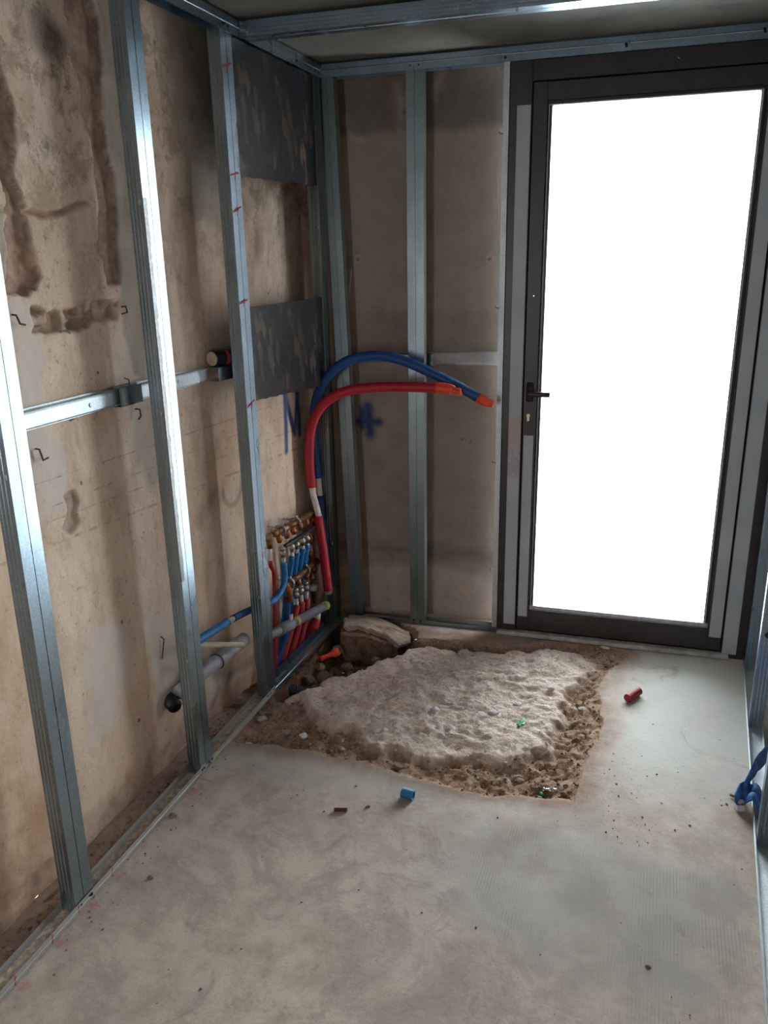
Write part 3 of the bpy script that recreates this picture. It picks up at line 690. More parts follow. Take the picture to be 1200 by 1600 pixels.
# ------------------------------------------------------------------ steel profiles
def cstud(mb, P0, P1, A, Bv, w=.036, dep=.048, sign=1):
    s_ = sign; g = .0014
    pl = [(w*s_, -.007), (w*s_, 0), (0, 0), (0, -.009), (g*s_, -.0105), (g*s_, -.015), (0, -.0165), (0, -.0215), (g*s_, -.023), (g*s_, -.027), (0, -.0285), (0, -.0335), (g*s_, -.035), (g*s_, -.039), (0, -.0405), (0, -dep), (w*s_, -dep), (w*s_, -dep+.007)]
    return mb.section(P0, P1, A, Bv, pl, .0009)
def screw(parent, p, n, r=.0042, mat='screw'):
    m_ = MB(); m_.lathe(Vector(p), Vector(p)+Vector(n)*.0028, [(0, r*.6), (.3, r), (.8, r*.8), (1, r*.3)], 8); return m_.go('screw', mat, parent)
def stud(A, N, base, top, label, group, w=.036, double=True, mat='galv', name='metal_stud', screws=True, lab=None):
    """A = along the wall, N = out of the wall into the room; base/top = centre of the front face"""
    A, N, base, top = Vector(A), Vector(N), Vector(base), Vector(top)
    t = thing(name, base, label, 'stud', group)
    ww = w+.0012 if double else w/2
    m1 = MB(); cstud(m1, base-A*ww, top-A*ww, A, N, w); m1.go('profile', mat, t)
    if double:
        m2 = MB(); cstud(m2, base+A*ww, top+A*ww, A, N, w, sign=-1); m2.go('profile', mat, t)
    if screws:
        up = (top-base).normalized(); L_ = (top-base).length
        for hh in (.018, L_-.022):
            for a_ in ((-.018, .018) if double else (0,)): screw(t, base+up*hh+A*a_+N*.0022, N)
        # crimp tabs punched through the web edge
        for hh in (.42, 1.0, 1.28, 1.9):
            if hh < L_-.1:
                tb = MB(); q = base+up*(hh+.01*(len(label) % 5))-A*(ww+.0035)-N*.012; tb.bbox(q, A*.005, N*.006, up*.014, .001); tb.go('crimp_tab', 'screw_bright', t)
    return t
G1 = 'boxed studs of the left wall frame'
XA, YA = Vector((1, 0, 0)), Vector((0, 1, 0))
s1 = stud(YA, XA, (0, -2.047, .002), (-.002, -2.00, 2.54), 'nearest galvanised stud at the left edge of the photo, cut off by the frame', G1)
s2 = stud(YA, XA, (.004, -1.372, .002), (0, -1.350, 2.54), 'second galvanised stud of the left frame, brightly lit front with scuffed seam', G1, mat='galv_scuffed')
s3 = stud(YA, XA, (.002, -.828, .0), (0, -.822, 2.54), 'third left-frame stud, next to the dark boards, with red marks on its face', G1)
s4 = stud(YA, XA, (.0, -.044, -.026), (0, -.047, 2.54), 'slim corner stud where the left and back frames meet', G1, w=.028, mat='galv_dull')
G2 = 'studs of the back wall frame'
stud(BE, -BN, BK(.404, .002, -.012), BK(.412, .002, 2.54), 'boxed stud in the middle of the back wall frame', G2, mat='galv_dull')
stud(BE, -BN, BK(.080, .004, -.02), BK(.022, .004, 2.53), 'leaning stud standing askew beside the back left corner', G2, w=.030, mat='galv_dull')
dj = stud(BE, -BN, BK(.793, .0, -.002), BK(.793, .0, 2.54), 'narrow pale stud edge along the left side of the door frame', G2, w=.024, double=False, mat='galv_white', screws=False)
for z_ in (2.24, 1.55, .86, .33):
    k = MB(); q = BK(.770, -.002, z_); k.tube([q+BE*.014, q, q-BE*.004+ZU*.008], .0028, 8, sub=1); k.go('clip', 'screw_bright', dj)
G3 = 'studs of the right wall frame'
def rstud(y, label, zt=2.54):
    return stud(RE, -RN, RT(y, .002, .002), RT(y, .002, zt), label, G3, double=False, w=.04, screws=False)
r1_ = rstud(-.01, 'far right-frame stud standing against the door frame')
r2_ = rstud(-.50, 'right-frame stud with an oval slot, in front of the far one')
r3_ = rstud(-1.20, 'nearest right-frame stud, low at the right edge behind the blue cloth')
for st_, y_ in ((r2_, -.50), (r3_, -1.2)):
    for z_ in (.40, 1.0, 1.6):
        k = MB(); c_ = RT(y_-.0215, .026, z_); k.lathe(c_, c_-RE*.0014, [(0, .011), (1, .011)], 16); k.go('slot', 'black', st_)

def track(P0, P1, N, up, h=.03, w=.05, label='', group=None, mat='galv', name='floor_track', cat='track', lip=0, screws=()):
    P0, P1 = Vector(P0), Vector(P1); t = thing(name, (P0+P1)/2, label, cat, group)
    N = Vector(N); up = Vector(up)
    pl = [(.0022, h), (.0022, h*.5), (.0035, h*.45), (.0022, h*.4), (.0022, 0), (-w, 0), (-w, h)]
    m_ = MB(); m_.section(P0, P1, N, up, pl, -.0010); m_.go('channel', mat, t)
    for s_ in screws: screw(t, Vector(s_)+N*.0035, N, .0055)
    return t
def redmark(parent, p, a, b):
    a, b = Vector(a), Vector(b); n = a.cross(b).normalized()*.0004
    if n.length == 0: return
    m_ = MB(); m_.box(p, a, b, n); m_.go('red_mark', 'redmark', parent)
G4 = 'floor tracks'
tk = track((.0, -3.3, .001), (.003, -.80, .001), XA, ZU, .03, .052, 'long galvanised floor track under the left frame, dusty inside', G4, mat='galv_dusty', screws=[(0, y_, .018) for y_ in (-2.02, -1.40, -1.33, -.87)])
for y_ in (-2.19, -2.08, -1.93, -1.66, -1.50, -1.44, -1.30, -2.33):
    redmark(tk, (.0040, y_, .002), (0, .002+random.random()*.006, .026), (0, .004, 0))
mm = MB(); nn = 120
for i in range(nn):
    y_ = -3.3+2.48*i/(nn-1)
    for j, x_ in enumerate((-.050, -.036, -.02, -.004)): mm.V.append(Vector((x_, y_, .0032+.005*random.random()*(1-.4*(j in (1, 2))))))
mm.F = [(i*4+j, i*4+j+1, (i+1)*4+j+1, (i+1)*4+j) for i in range(nn-1) for j in range(3)]
tag(mm.go('dust_layer', 'dustfill', tk, True), 'beige dust and grit lying in the channel', kind='stuff')
for i, y_ in enumerate((-2.18, -2.04, -1.92, -1.64, -1.49, -1.43, -1.28, -2.32)):     # wax crayon ticks on the floor
    m_ = MB(); q = Vector((.012, y_, .0032)); m_.box(q, (.025+.012*(i % 3), -.012+.01*(i % 2), 0), (0, .0035, 0), (0, 0, .0005)); m_.box(q+Vector((.010, -.012, .0002)), (.010-.006*(i % 2), .022, 0), (.0035, 0, 0), (0, 0, .0005))
    m_.go('chalk_mark', 'pink_chalk', floor)
tb_ = track((.003, -.80, -.001), (.0, .0, -.030), XA, (0, .03, 1), .042, .05, 'sagging floor track piece bridging the dirt pit in the corner', G4, mat='galv')
track(BK(.0, .0, -.022), BK(.806, 0, -.001), -BN, ZU, .03, .05, 'floor track under the back frame, left of the door', G4, mat='galv_dull', screws=[BK(.386, 0, .018), BK(.422, 0, .018)])
track(RT(.03, 0, .001), RT(-3.0, 0, .001), -RN, ZU, .028, .05, 'floor track along the right wall, beside the blue cloth', G4, mat='galv_white')
G5 = 'ceiling tracks'
def ctrack(P0, P1, N, label, mat, screws):
    return track(P0, P1, N, (0, 0, -1), .052, .05, label, G5, mat, 'ceiling_track', screws=screws)
ct = ctrack((0, -4.6, 2.553), (0, .0, 2.553), XA, 'ceiling track along the top of the left frame', 'galv', [(0, -.83, 2.52), (0, -.72, 2.525), (0, -.25, 2.52), (0, -1.37, 2.52)])
ctrack(BK(0, 0, 2.553), BK(1.95, 0, 2.553), -BN, 'ceiling track across the back wall above the door', 'galv', [BK(.786, 0, 2.516), BK(1.245, 0, 2.524), BK(1.247, 0, 2.518), BK(1.728, 0, 2.532), BK(1.73, 0, 2.525)])
ctrack(RT(.0, 0, 2.553), RT(-4.5, 0, 2.553), -RN, 'ceiling track along the top of the right frame', 'galv', [])
for p_, L_ in ((s3, [(2.385, .02), (2.05, .012), (1.93, .02), (1.62, .01), (1.24, .02)]),):
    for z_, dz in L_:
        redmark(p_, (.0035, -.862, z_), (0, .06, dz), (0, 0, .006)); redmark(p_, (.0038, -.835, z_-.012), (0, .012, .03), (0, .004, 0))
# beam across the ceiling
bm_ = thing('ceiling_beam', (0.95, -.63, 2.50), 'boxed galvanised furring beam running across the ceiling from the left frame', 'beam')
for s_ in (1, -1):
    Ba = Vector((-.035, 1, 0)).normalized()
    m_ = MB(); q0 = Vector((.004, -.690-.0365*s_, 2.502)); q1 = Vector((1.93, -.622-.0365*s_, 2.502))
    cstud(m_, q0, q1, Ba, (0, 0, -1), .0355, .048, s_); m_.go('profile', 'galv', bm_)
for x_ in (.12, .45, .95, 1.4): screw(bm_, (x_, -.71+.035*x_, 2.4995), (0, 0, -1), .005)

# ------------------------------------------------------------------ dark boards between the studs
G6 = 'dark strand boards set between the left-frame studs'
def board(z0, z1, z2, z3, label, seed):     # bottom-left, bottom-right, top-right, top-left heights
    y0, y1 = -.783, -.020; t = .012; xf = -.006; V = []
    n = 24
    pts = [(y0+(y1-y0)*i/n, z0+(z1-z0)*i/n+.002*math.sin(i*2.3+seed)) for i in range(n+1)] + [(y1-(y1-y0)*i/n, z2+(z3-z2)*i/n) for i in range(n+1)]
    V = [(xf, y, z) for y, z in pts]+[(xf-t, y, z) for y, z in pts]; N_ = len(pts)
    F = [tuple(range(N_)), tuple(range(2*N_-1, N_-1, -1))]+[(i, i+N_, (i+1) % N_+N_, (i+1) % N_) for i in range(N_)]
    return tag(put('strand_board', V, F, 'board'), label, 'board', G6)
board(2.058, 2.072, 2.496, 2.496, 'upper dark board under the ceiling between third and corner studs', 1)
board(1.255, 1.205, 1.605, 1.602, 'lower dark blue-grey board above the blue paint mark', 4)
k = MB(); k.box((-.005, -.868, 2.055), (.0, .842, .0135), (.002, 0, 0), (0, 0, .004))

# ------------------------------------------------------------------ rails on the masonry
def channel(P0, P1, N, up, label, name='wall_rail', mat='galv', hw=.024, dep=.022, group=None):
    P0, P1, N, up = map(Vector, (P0, P1, N, up)); t = thing(name, (P0+P1)/2, label, 'rail', group)
    pl = [(-hw-.006, -dep), (-hw, -dep), (-hw+.002, -.002), (-hw+.006, 0), (hw-.006, 0), (hw-.002, -.002), (hw, -dep), (hw+.006, -dep)]
    m_ = MB(); m_.section(P0, P1, up, N, pl, .001); m_.go('channel', mat, t); return t
GR = 'steel rails fixed to the bare masonry'
ra = channel((-.112, -2.6, 1.383), (-.112, -1.40, 1.378), XA, ZU, 'horizontal steel rail on the left wall between the first two studs', group=GR, mat='galv_white')
rb = channel((-.112, -1.395, 1.376), (-.112, -.93, 1.374), XA, ZU, 'short horizontal steel rail left of the small can', group=GR, mat='galv_white')
for rr, yy in ((ra, (-1.60, -2.2)), (rb, (-1.13,))):
    for y_ in yy: screw(rr, (-.1115, y_, 1.378), XA, .007, 'galv_dull' if False else 'clampsteel')
# connector over the joint behind stud two
k = thing('rail_connector', (-.11, -1.43, 1.35), 'dark square steel connector on the wall rail, left of the second stud', 'connector')
m_ = MB(); m_.section((-.098, -1.475, 1.380), (-.098, -1.375, 1.380), ZU, XA, [(-.030, -.03), (-.029, 0), (.029, 0), (.030, -.03)], .0015)
m_.bbox((-.098, -1.47, 1.352), (0, 0, .056), (.014, 0, 0), (0, .014, 0), .002); m_.bbox((-.098, -1.39, 1.352), (0, 0, .056), (.014, 0, 0), (0, .010, 0), .002); m_.go('plate', 'galv_dull', k)
m_ = MB(); m_.tube([(-.085, -1.44, 1.408), (-.085, -1.44, 1.43), (-.10, -1.442, 1.435)], .002, 6, sub=1); m_.go('wire', 'rust', k)
k = thing('steel_bracket', (-.09, -.86, 1.34), 'bright U-shaped steel bracket holding the small can, left of third stud', 'bracket')
m_ = MB(); m_.section((-.075, -.92, 1.372), (-.075, -.80, 1.372), ZU, XA, [(-.024, -.05), (-.024, 0), (.024, 0), (.024, -.05)], .0015)
m_.bbox((-.125, -.80, 1.348), (.052, 0, 0), (0, .0015, 0), (0, 0, .048), .0005); m_.go('channel', 'galv', k)
cn = thing('small_can', (-.10, -.86, 1.397), 'small dark can lying on the bracket, pale round end facing the room', 'can')
m_ = MB(); m_.lathe((-.108, -.90, 1.4275), (-.075, -.80, 1.4275), [(0, .026), (.03, .029), (.1, .0295), (.9, .0295), (.97, .029), (1, .026)], 24); m_.go('body', 'can', cn)
m_ = MB(); dd = Vector((-.033, -.1, 0)).normalized(); e0 = Vector((-.108, -.90, 1.4275)); m_.lathe(e0-dd*.001+dd*.0, e0+dd*.006, [(0, .0265), (.6, .0265), (1, .024)], 24); m_.go('end_cap', 'can_end', cn)
m_ = MB(); m_.lathe(e0-dd*.05, e0-dd*.066, [(0, .0299), (1, .0299)], 24); m_.go('label_band', 'redmark', cn)
# back wall rails
channel(BK(.03, .112, 1.312), BK(.37, .112, 1.316), -BN, ZU, 'thin pale rail on the back wall, left of the middle stud', group=GR, mat='galv_dull', hw=.020)
wr = thing('wrapped_rail', BK(.6, .10, 1.29), 'white wrapped rail on the back wall beside the door frame', 'rail', GR)
m_ = MB(); m_.section(BK(.44, .108, 1.317), BK(.58, .108, 1.318), ZU, -BN, [(-.026, -.02), (-.022, -.003), (-.014, 0), (.014, 0), (.022, -.003), (.026, -.02)], .002); m_.go('channel', 'wrap', wr)
m_ = MB(); m_.section(BK(.57, .104, 1.317), BK(.79, .104, 1.319), ZU, -BN, [(-.030, -.024), (-.025, -.003), (-.016, 0), (.016, 0), (.025, -.003), (.030, -.024)], .002); m_.go('sleeve', 'wrap', wr)
m_ = MB(); m_.section(BK(.435, .09, 1.312), BK(.47, .09, 1.312), ZU, -BN, [(-.026, -.03), (-.024, 0), (.024, 0), (.026, -.03)], .0015); m_.go('end_clip', 'galv_dull', wr)
m_ = MB(); m_.section(BK(.04, .085, 1.58), BK(.055, .10, 1.72), BE, -BN, [(-.018, -.02), (-.018, 0), (.018, 0), (.018, -.02)], .0015)
tag(m_.go('steel_offcut', 'galv_white'), 'short pale steel channel offcut on the back wall beside the leaning stud', 'offcut')
# hooks and wires
GH = 'rusty wire hooks left in the wall'
def hook(pts, label, mat='rust', r=.0028):
    m_ = MB(); m_.tube(pts, r, 8, sub=1); return tag(m_.go('wire_hook', mat, smooth=True), label, 'hook', GH)
hook([(-.15, -1.822, 1.652), (-.124, -1.822, 1.650), (-.122, -1.815, 1.628), (-.124, -1.795, 1.624)], 'rusty bent wire hook at left, above the wall rail and beside the first stud')
hook([(-.15, -1.362, 1.642), (-.122, -1.362, 1.644), (-.120, -1.360, 1.626), (-.128, -1.378, 1.622)], 'rusty wire hook at the right end of the hacked brown band')
hook([(-.15, -1.812, 1.296), (-.126, -1.812, 1.294), (-.124, -1.806, 1.262), (-.126, -1.783, 1.264)], 'rusty L-shaped hook below the long wall rail')
hook([(-.15, -1.350, 1.322), (-.122, -1.350, 1.32), (-.120, -1.352, 1.298), (-.122, -1.363, 1.290)], 'rust-red wire end hanging below the dark rail connector')
hook([(-.145, -1.36, .52), (-.128, -1.355, .50), (-.134, -1.37, .43)], 'thin rusty wire in white filler above the black pipe stub', r=.0022)

# ------------------------------------------------------------------ plumbing
def tubething(name, pts, r, mat, label, cat='pipe', group=None, seg=12, sub=6):
    m_ = MB(); m_.tube(pts, r, seg, sub=sub); return tag(m_.go(name, mat, smooth=True), label, cat, group)
# two big insulated pipes
GP = 'insulated supply pipes arching out of the corner'
rp = thing('insulated_pipe', (-.032, -.10, .18), 'thick red insulated pipe arching from the corner, orange tape on its end', 'pipe', GP)
c_ = [(-.014, .201), (-.023, .319), (-.034, .438), (-.049, .586)]
m_ = MB(); m_.tube([BK(x, -.145, z) for x, z in c_], .022, 16, sub=4); m_.go('lower_sleeve', 'red', rp, True)
m_ = MB(); m_.tube([BK(-.042, -.145, .566), BK(-.056, -.145, .635), BK(-.067, -.145, .684), BK(-.075, -.145, .744)], .0155, 14, sub=4); m_.go('pipe', 'white', rp, True)
U_ = [(-.075, .729), (-.079, .813), (-.078, .892), (-.069, .98), (-.05, 1.05), (-.012, 1.114), (.047, 1.163), (.116, 1.193), (.205, 1.21), (.314, 1.219), (.432, 1.221), (.555, 1.22)]
m_ = MB(); m_.tube([BK(x, -.145, z) for x, z in U_], .0225, 18, sub=5); m_.go('upper_sleeve', 'red', rp, True)
m_ = MB(); m_.tube([BK(.536, -.145, 1.221), BK(.57, -.145, 1.219), BK(.602, -.145, 1.215), BK(.61, -.145, 1.214), BK(.613, -.145, 1.211), BK(.643, -.145, 1.205), BK(.649, -.145, 1.205)], [.0236, .0236, .0232, .020, .0165, .0160, .012], 14, sub=3); m_.go('tape', 'orange', rp, True)
m_ = MB(); m_.lathe(BK(-.013, -.145, .191), BK(-.014, -.145, .206), [(0, .010), (.5, .0185), (1, .0185)], 14); m_.go('end_plug', 'nickel', rp)
bp = thing('insulated_pipe', (-.054, -.06, .30), 'thick blue insulated pipe arching above the red one, orange taped tip', 'pipe', GP)
m_ = MB(); m_.tube([BK(-.031, -.098, .256), BK(-.040, -.098, .414), BK(-.050, -.098, .563), BK(-.054, -.098, .676)], .021, 16, sub=4); m_.go('lower_sleeve', 'blue_dark', bp, True)
m_ = MB(); m_.tube([BK(-.054, -.098, .662), BK(-.057, -.098, .731), BK(-.058, -.098, .79)], .015, 14, sub=3); m_.go('pipe', 'white', bp, True)
U_ = [(-.057, .765), (-.065, .869), (-.068, .968), (-.065, 1.048), (-.05, 1.137), (-.011, 1.221), (.043, 1.28), (.113, 1.325), (.198, 1.346), (.281, 1.349), (.37, 1.331), (.465, 1.295), (.581, 1.243), (.677, 1.195), (.726, 1.169)]
m_ = MB(); m_.tube([BK(x, -.098, z) for x, z in U_], .0225, 18, sub=5); m_.go('upper_sleeve', 'blue', bp, True)
m_ = MB(); m_.tube([BK(.715, -.098, 1.175), BK(.741, -.098, 1.161), BK(.761, -.098, 1.153), BK(.781, -.098, 1.146)], [.024, .0236, .019, .015], 14, sub=3); m_.go('tape', 'orange', bp, True)

# manifolds
WX = -.14
def manifold(P0, P1, n, label, stub, clamps, elbow=True):
    P0, P1 = Vector(P0), Vector(P1); t = thing('manifold', P1, label, 'manifold', 'brass pipe manifolds')
    d = (P1-P0); L_ = d.length; dn = d.normalized()
    m_ = MB(); prof = [(0, .011), (.0, .0165), (.03, .0175)]
    for i in range(n):
        a = (i+.5)/n; prof += [(a-.35/n, .0145), (a-.2/n, .0175), (a+.2/n, .0175), (a+.35/n, .0145)]
    prof += [(.97, .0175), (1, .0175), (1, .011)]
    m_.lathe(P0, P1, prof, 16); m_.go('bar', 'brass', t, True)
    for i in range(n):
        c = P0.lerp(P1, (i+.5)/n)
        m_ = MB(); m_.lathe(c-ZU*.010, c-ZU*stub, [(0, .012), (.35, .012), (.4, .0145), (.75, .0145), (.8, .011), (1, .011)], 12); m_.go('outlet', 'copper', t, True)
    for a in clamps:
        c = P0.lerp(P1, a)
        m_ = MB(); m_.ring(c, dn, .0245, .0048, 20, 8); m_.tube([c+Vector((-.02, 0, .012)), c+Vector((-.09, 0, .012))], .004, 8, sub=1); m_.bbox(c+Vector((.0, -.006, .02)), (.012, 0, 0), (0, .012, 0), (0, 0, .014), .002)
        m_.go('clamp', 'clampsteel', t, True)
    if elbow:
        c = P0-dn*.004; m_ = MB(); m_.lathe(P0+dn*.01, P0-dn*.016, [(0, .018), (.5, .0185), (1, .013)], 14); m_.go('end_cap', 'brass', t, True)
    return t
mt = manifold((-.078, -.545, .628), (-.078, -.10, .592), 6, 'upper brass manifold with six outlets, higher of the two in the corner', .052, (.12, .47))
m_ = MB(); q0, q1 = Vector((-.058, -.50, .553)), Vector((-.058, -.14, .533)); m_.lathe(q0, q1, [(0, .006), (.02, .0095), (.98, .0095), (1, .006)], 10); m_.go('valve_strip', 'black', mt, True)
m_ = MB(); m_.lathe((-.078, -.10, .63), (-.078, -.10, .50), [(0, .014), (.1, .020), (.25, .020), (.3, .015), (.45, .015), (.5, .019), (.7, .019), (.75, .013), (1, .013)], 14); m_.go('end_tee', 'brass', mt, True)
ml = manifold((-.078, -.475, .350), (-.078, -.11, .336), 4, 'lower brass manifold with bright copper end, above the grey pipe', .050, (.10, .60))
# right-hand valve column linking both
vc = thing('valve_assembly', (-.07, -.125, .12), 'vertical brass valve column at the right end of the manifolds', 'valve')
m_ = MB(); m_.lathe((-.086, -.150, .50), (-.086, -.160, .13), [(0, .013), (.06, .017), (.12, .017), (.14, .011), (.22, .011), (.24, .016), (.34, .016), (.36, .012), (.6, .012), (.62, .018), (.66, .018), (.67, .012), (.75, .012), (.77, .019), (.81, .019), (.82, .012), (1, .012)], 14); m_.go('body', 'brass', vc, True)
m_ = MB(); m_.lathe((-.086, -.158, .225), (-.086, -.159, .195), [(0, .015), (.1, .021), (.9, .021), (1, .012)], 14); m_.go('white_knob', 'white', vc, True)
m_ = MB(); m_.lathe((-.05, -.085, .160), (-.02, -.085, .165), [(0, .011), (.2, .016), (.8, .016), (1, .010)], 12); m_.go('white_cap', 'white', vc, True)
m_ = MB(); m_.lathe((-.06, -.12, .40), (-.02, -.12, .40), [(0, .008), (.2, .012), (.8, .012), (1, .008)], 12); m_.go('drain_cock', 'brass', vc, True)

def fitting_pipe(top, pts, r, smat, label, ring='nickel', group=None, fl=.055, sl=.03):
    """nickel compression fitting, white liner then coloured sheath"""
    top = Vector(top); t = thing('sheathed_pipe', top-ZU*(fl+sl), label, 'pipe', group)
    m_ = MB(); m_.lathe(top, top-ZU*fl, [(0, .009), (.1, .0125), (.3, .0125), (.33, .009), (.45, .009), (.48, .0145), (.75, .0145), (.78, .010), (1, .010)], 12); m_.go('fitting', ring, t, True)
    b = top-ZU*fl; m_ = MB(); m_.tube([b, b-ZU*sl], .0095, 12, sub=1); m_.go('liner', 'white', t, True)
    e = b-ZU*(sl-.006); m_ = MB(); m_.tube([e]+[Vector(p) for p in pts], r, 14, sub=5); m_.go('sheath', smat, t, True)
    return t
GB = 'short blue pipes under the upper manifold'
names_b = ['first from the left of the four', 'second from the left of the four', 'third from the left of the four', 'last, nearest the corner, of the four']
BP = [[(-.102, -.425, .27), (-.112, -.455, .12), (-.120, -.49, -.02), (-.120, -.51, -.14)], [(-.104, -.365, .27), (-.112, -.385, .12), (-.120, -.42, -.02), (-.120, -.44, -.14)],
      [(-.106, -.290, .28), (-.110, -.290, .14), (-.118, -.32, .02), (-.120, -.34, -.14)], [(-.108, -.225, .34), (-.112, -.215, .20), (-.112, -.225, .02), (-.118, -.25, -.14)]]
for i, y_ in enumerate((-.405, -.350, -.285, -.230)):
    zt_ = .552-.006*i
    fitting_pipe((-.070, y_, zt_), [(-.073, y_, .46), (-.088, y_-.004, .38)]+BP[i], .0145, 'blue_bright', 'straight blue pipe below the upper manifold, '+names_b[i], group=GB, fl=.06, sl=.035)
fitting_pipe((-.066, -.505, .552), [(-.064, -.507, .46), (-.060, -.512, .42), (-.058, -.545, .372), (-.060, -.62, .348), (-.075, -.72, .352)], .0145, 'blue_bright', 'blue pipe curving left from the upper manifold towards the third stud', fl=.05, sl=.03)
rl = thing('sheathed_pipe', (-.07, -.60, .33), 'thin red pipe at the far left of the manifolds, half hidden by the third stud', 'pipe')
m_ = MB(); m_.lathe((-.085, -.590, .64), (-.085, -.592, .575), [(0, .012), (.1, .018), (.5, .018), (.6, .014), (1, .014)], 12); m_.go('fitting', 'brass', rl, True)
m_ = MB(); m_.tube([(-.085, -.592, .58), (-.085, -.597, .51)], .010, 12, sub=1); m_.go('liner', 'white', rl, True)
m_ = MB(); m_.tube([(-.085, -.597, .52), (-.084, -.592, .49), (-.082, -.572, .455), (-.082, -.575, .38), (-.072, -.615, .20), (-.070, -.66, -.1)], .0105, 12, sub=5); m_.go('sheath', 'red_dark', rl, True)
# long blue pipe across behind the studs
bl_ = thing('blue_pipe', (-.07, -1.0, .38), 'blue sheathed pipe sloping across between second and third studs, with a bare joint', 'pipe')
m_ = MB(); m_.tube([(-.078, -1.30, .447), (-.072, -1.18, .436), (-.070, -1.06, .425), (-.070, -1.01, .419)], .0165, 14, sub=4); m_.go('sheath', 'blue_bright', bl_, True)
m_ = MB(); m_.tube([(-.070, -1.02, .420), (-.070, -.965, .413)], .0115, 12, sub=1); m_.go('liner', 'beige', bl_, True)
m_ = MB(); m_.tube([(-.070, -.975, .414), (-.070, -.90, .402), (-.072, -.80, .38), (-.075, -.73, .36)], .0145, 14, sub=4); m_.go('sheath', 'blue', bl_, True)
m_ = MB(); m_.lathe((-.070, -1.018, .420), (-.070, -1.008, .419), [(0, .0178), (1, .0178)], 14); m_.go('joint_ring', 'nickel', bl_, True)
# lower pipes
GD = 'red and blue pipes dropping from the lower manifold into the pit'
def lowp(y, zt_, pts, mat, label): return fitting_pipe((-.068, y, zt_), pts, .0155, mat, label, group=GD, fl=.05, sl=.045)
lowp(-.392, .305, [(-.066, -.44, .16), (-.074, -.52, .06), (-.084, -.575, -.03), (-.09, -.60, -.14)], 'red_dark', 'leftmost red pipe bowing down behind the grey pipe')
lowp(-.335, .300, [(-.064, -.365, .15), (-.072, -.43, .05), (-.084, -.485, -.03), (-.09, -.51, -.14)], 'red_dark', 'second red pipe from the left behind the grey pipe')
lowp(-.275, .292, [(-.064, -.295, .14), (-.072, -.345, .04), (-.084, -.385, -.03), (-.09, -.41, -.14)], 'red_dark', 'third red pipe from the left behind the grey pipe')
def plain(pts, mat, r, label): return tubething('sheathed_pipe', pts, r, mat, label, group=GD)
plain([(-.078, -.462, .292), (-.078, -.480, .22), (-.082, -.515, .08), (-.100, -.60, -.02), (-.108, -.63, -.14)], 'blue', .0165, 'blue pipe under the bright copper end of the lower manifold')
rb_ = thing('sheathed_pipe', (-.05, -.2, -.12), 'stout red sheath with a white collar, rightmost by the pit', 'pipe', GD)
m_ = MB(); m_.tube([(-.058, -.180, .085), (-.060, -.186, .045)], .016, 14, sub=1); m_.go('collar', 'white', rb_, True)
m_ = MB(); m_.tube([(-.060, -.186, .055), (-.070, -.205, .02), (-.086, -.235, -.05), (-.090, -.26, -.11), (-.092, -.28, -.17)], [.020, .026, .026, .024, .022], 16, sub=5); m_.go('sheath', 'red', rb_, True)
tubething('copper_pipe', [(-.078, -.475, .348), (-.070, -.478, .345), (-.062, -.475, .325), (-.066, -.468, .272)], [.014, .0155, .0155, .0145], 'copper', 'bright copper elbow at the left end of the lower manifold')
# grey waste pipe
gp = thing('waste_pipe', (-.03, -.45, .1), 'grey plastic waste pipe crossing in front of the red pipes, yellow mark', 'pipe')
m_ = MB(); m_.tube([(-.040, -.80, .245), (-.034, -.64, .213), (-.034, -.12, .105)], .0215, 18, sub=1); m_.go('pipe', 'grey', gp, True)
m_ = MB(); m_.lathe((-.034, -.66, .2165), (-.034, -.52, .188), [(0, .0215), (0, .026), (.9, .026), (1, .0225)], 18); m_.go('socket', 'grey', gp, True)
m_ = MB(); m_.lathe((-.034, -.49, .1815), (-.034, -.472, .178), [(0, .0222), (1, .0222)], 18); m_.go('tape_mark', 'yellow', gp, True)
m_ = MB(); m_.lathe((-.034, -.155, .112), (-.034, -.12, .105), [(0, .022), (.1, .0235), (.8, .0235), (1, .017)], 16); m_.go('end_cap', 'yellowgreen', gp, True)
m_ = MB(); m_.bbox((-.034, -.55, .213), (0, .02, .004), (.010, 0, 0), (0, .006, .022), .001); m_.go('label_tag', 'white', gp)
gl_ = thing('waste_pipe', (-.085, -1.05, .22), 'light grey plastic pipe low on the left wall with a rubber-ringed joint', 'pipe')
m_ = MB(); m_.tube([(-.100, -1.345, .285), (-.088, -1.20, .292), (-.078, -1.10, .290)], .027, 18, sub=3); m_.go('pipe', 'grey_light', gl_, True)
m_ = MB(); m_.tube([(-.078, -1.115, .291), (-.072, -1.0, .290), (-.070, -.90, .287)], .0285, 18, sub=3); m_.go('sleeve', 'grey_light', gl_, True)
m_ = MB(); m_.ring((-.078, -1.105, .2905), (.05, 1, -.02), .0285, .004, 20, 8); m_.go('rubber_ring', 'black', gl_, True)
bs = thing('pipe_stub', (-.10, -1.42, .24), 'open black pipe stub sticking out of the left wall beside the second stud', 'pipe')
m_ = MB(); seg = 20; P0 = Vector((-.16, -1.335, .252)); P1 = Vector((-.098, -1.378, .250)); dn = (P1-P0).normalized()
m_.tube([P0, P1], .0265, seg, cap=False, sub=1); m_.tube([P1, P1-dn*.05], .0215, seg, cap=False, sub=1)
k0 = 0; a = list(range(seg, 2*seg)); b = list(range(2*seg, 3*seg)); m_.F += [(a[i], a[(i+1) % seg], b[(i+1) % seg], b[i]) for i in range(seg)]; m_.go('pipe', 'black', bs, True)
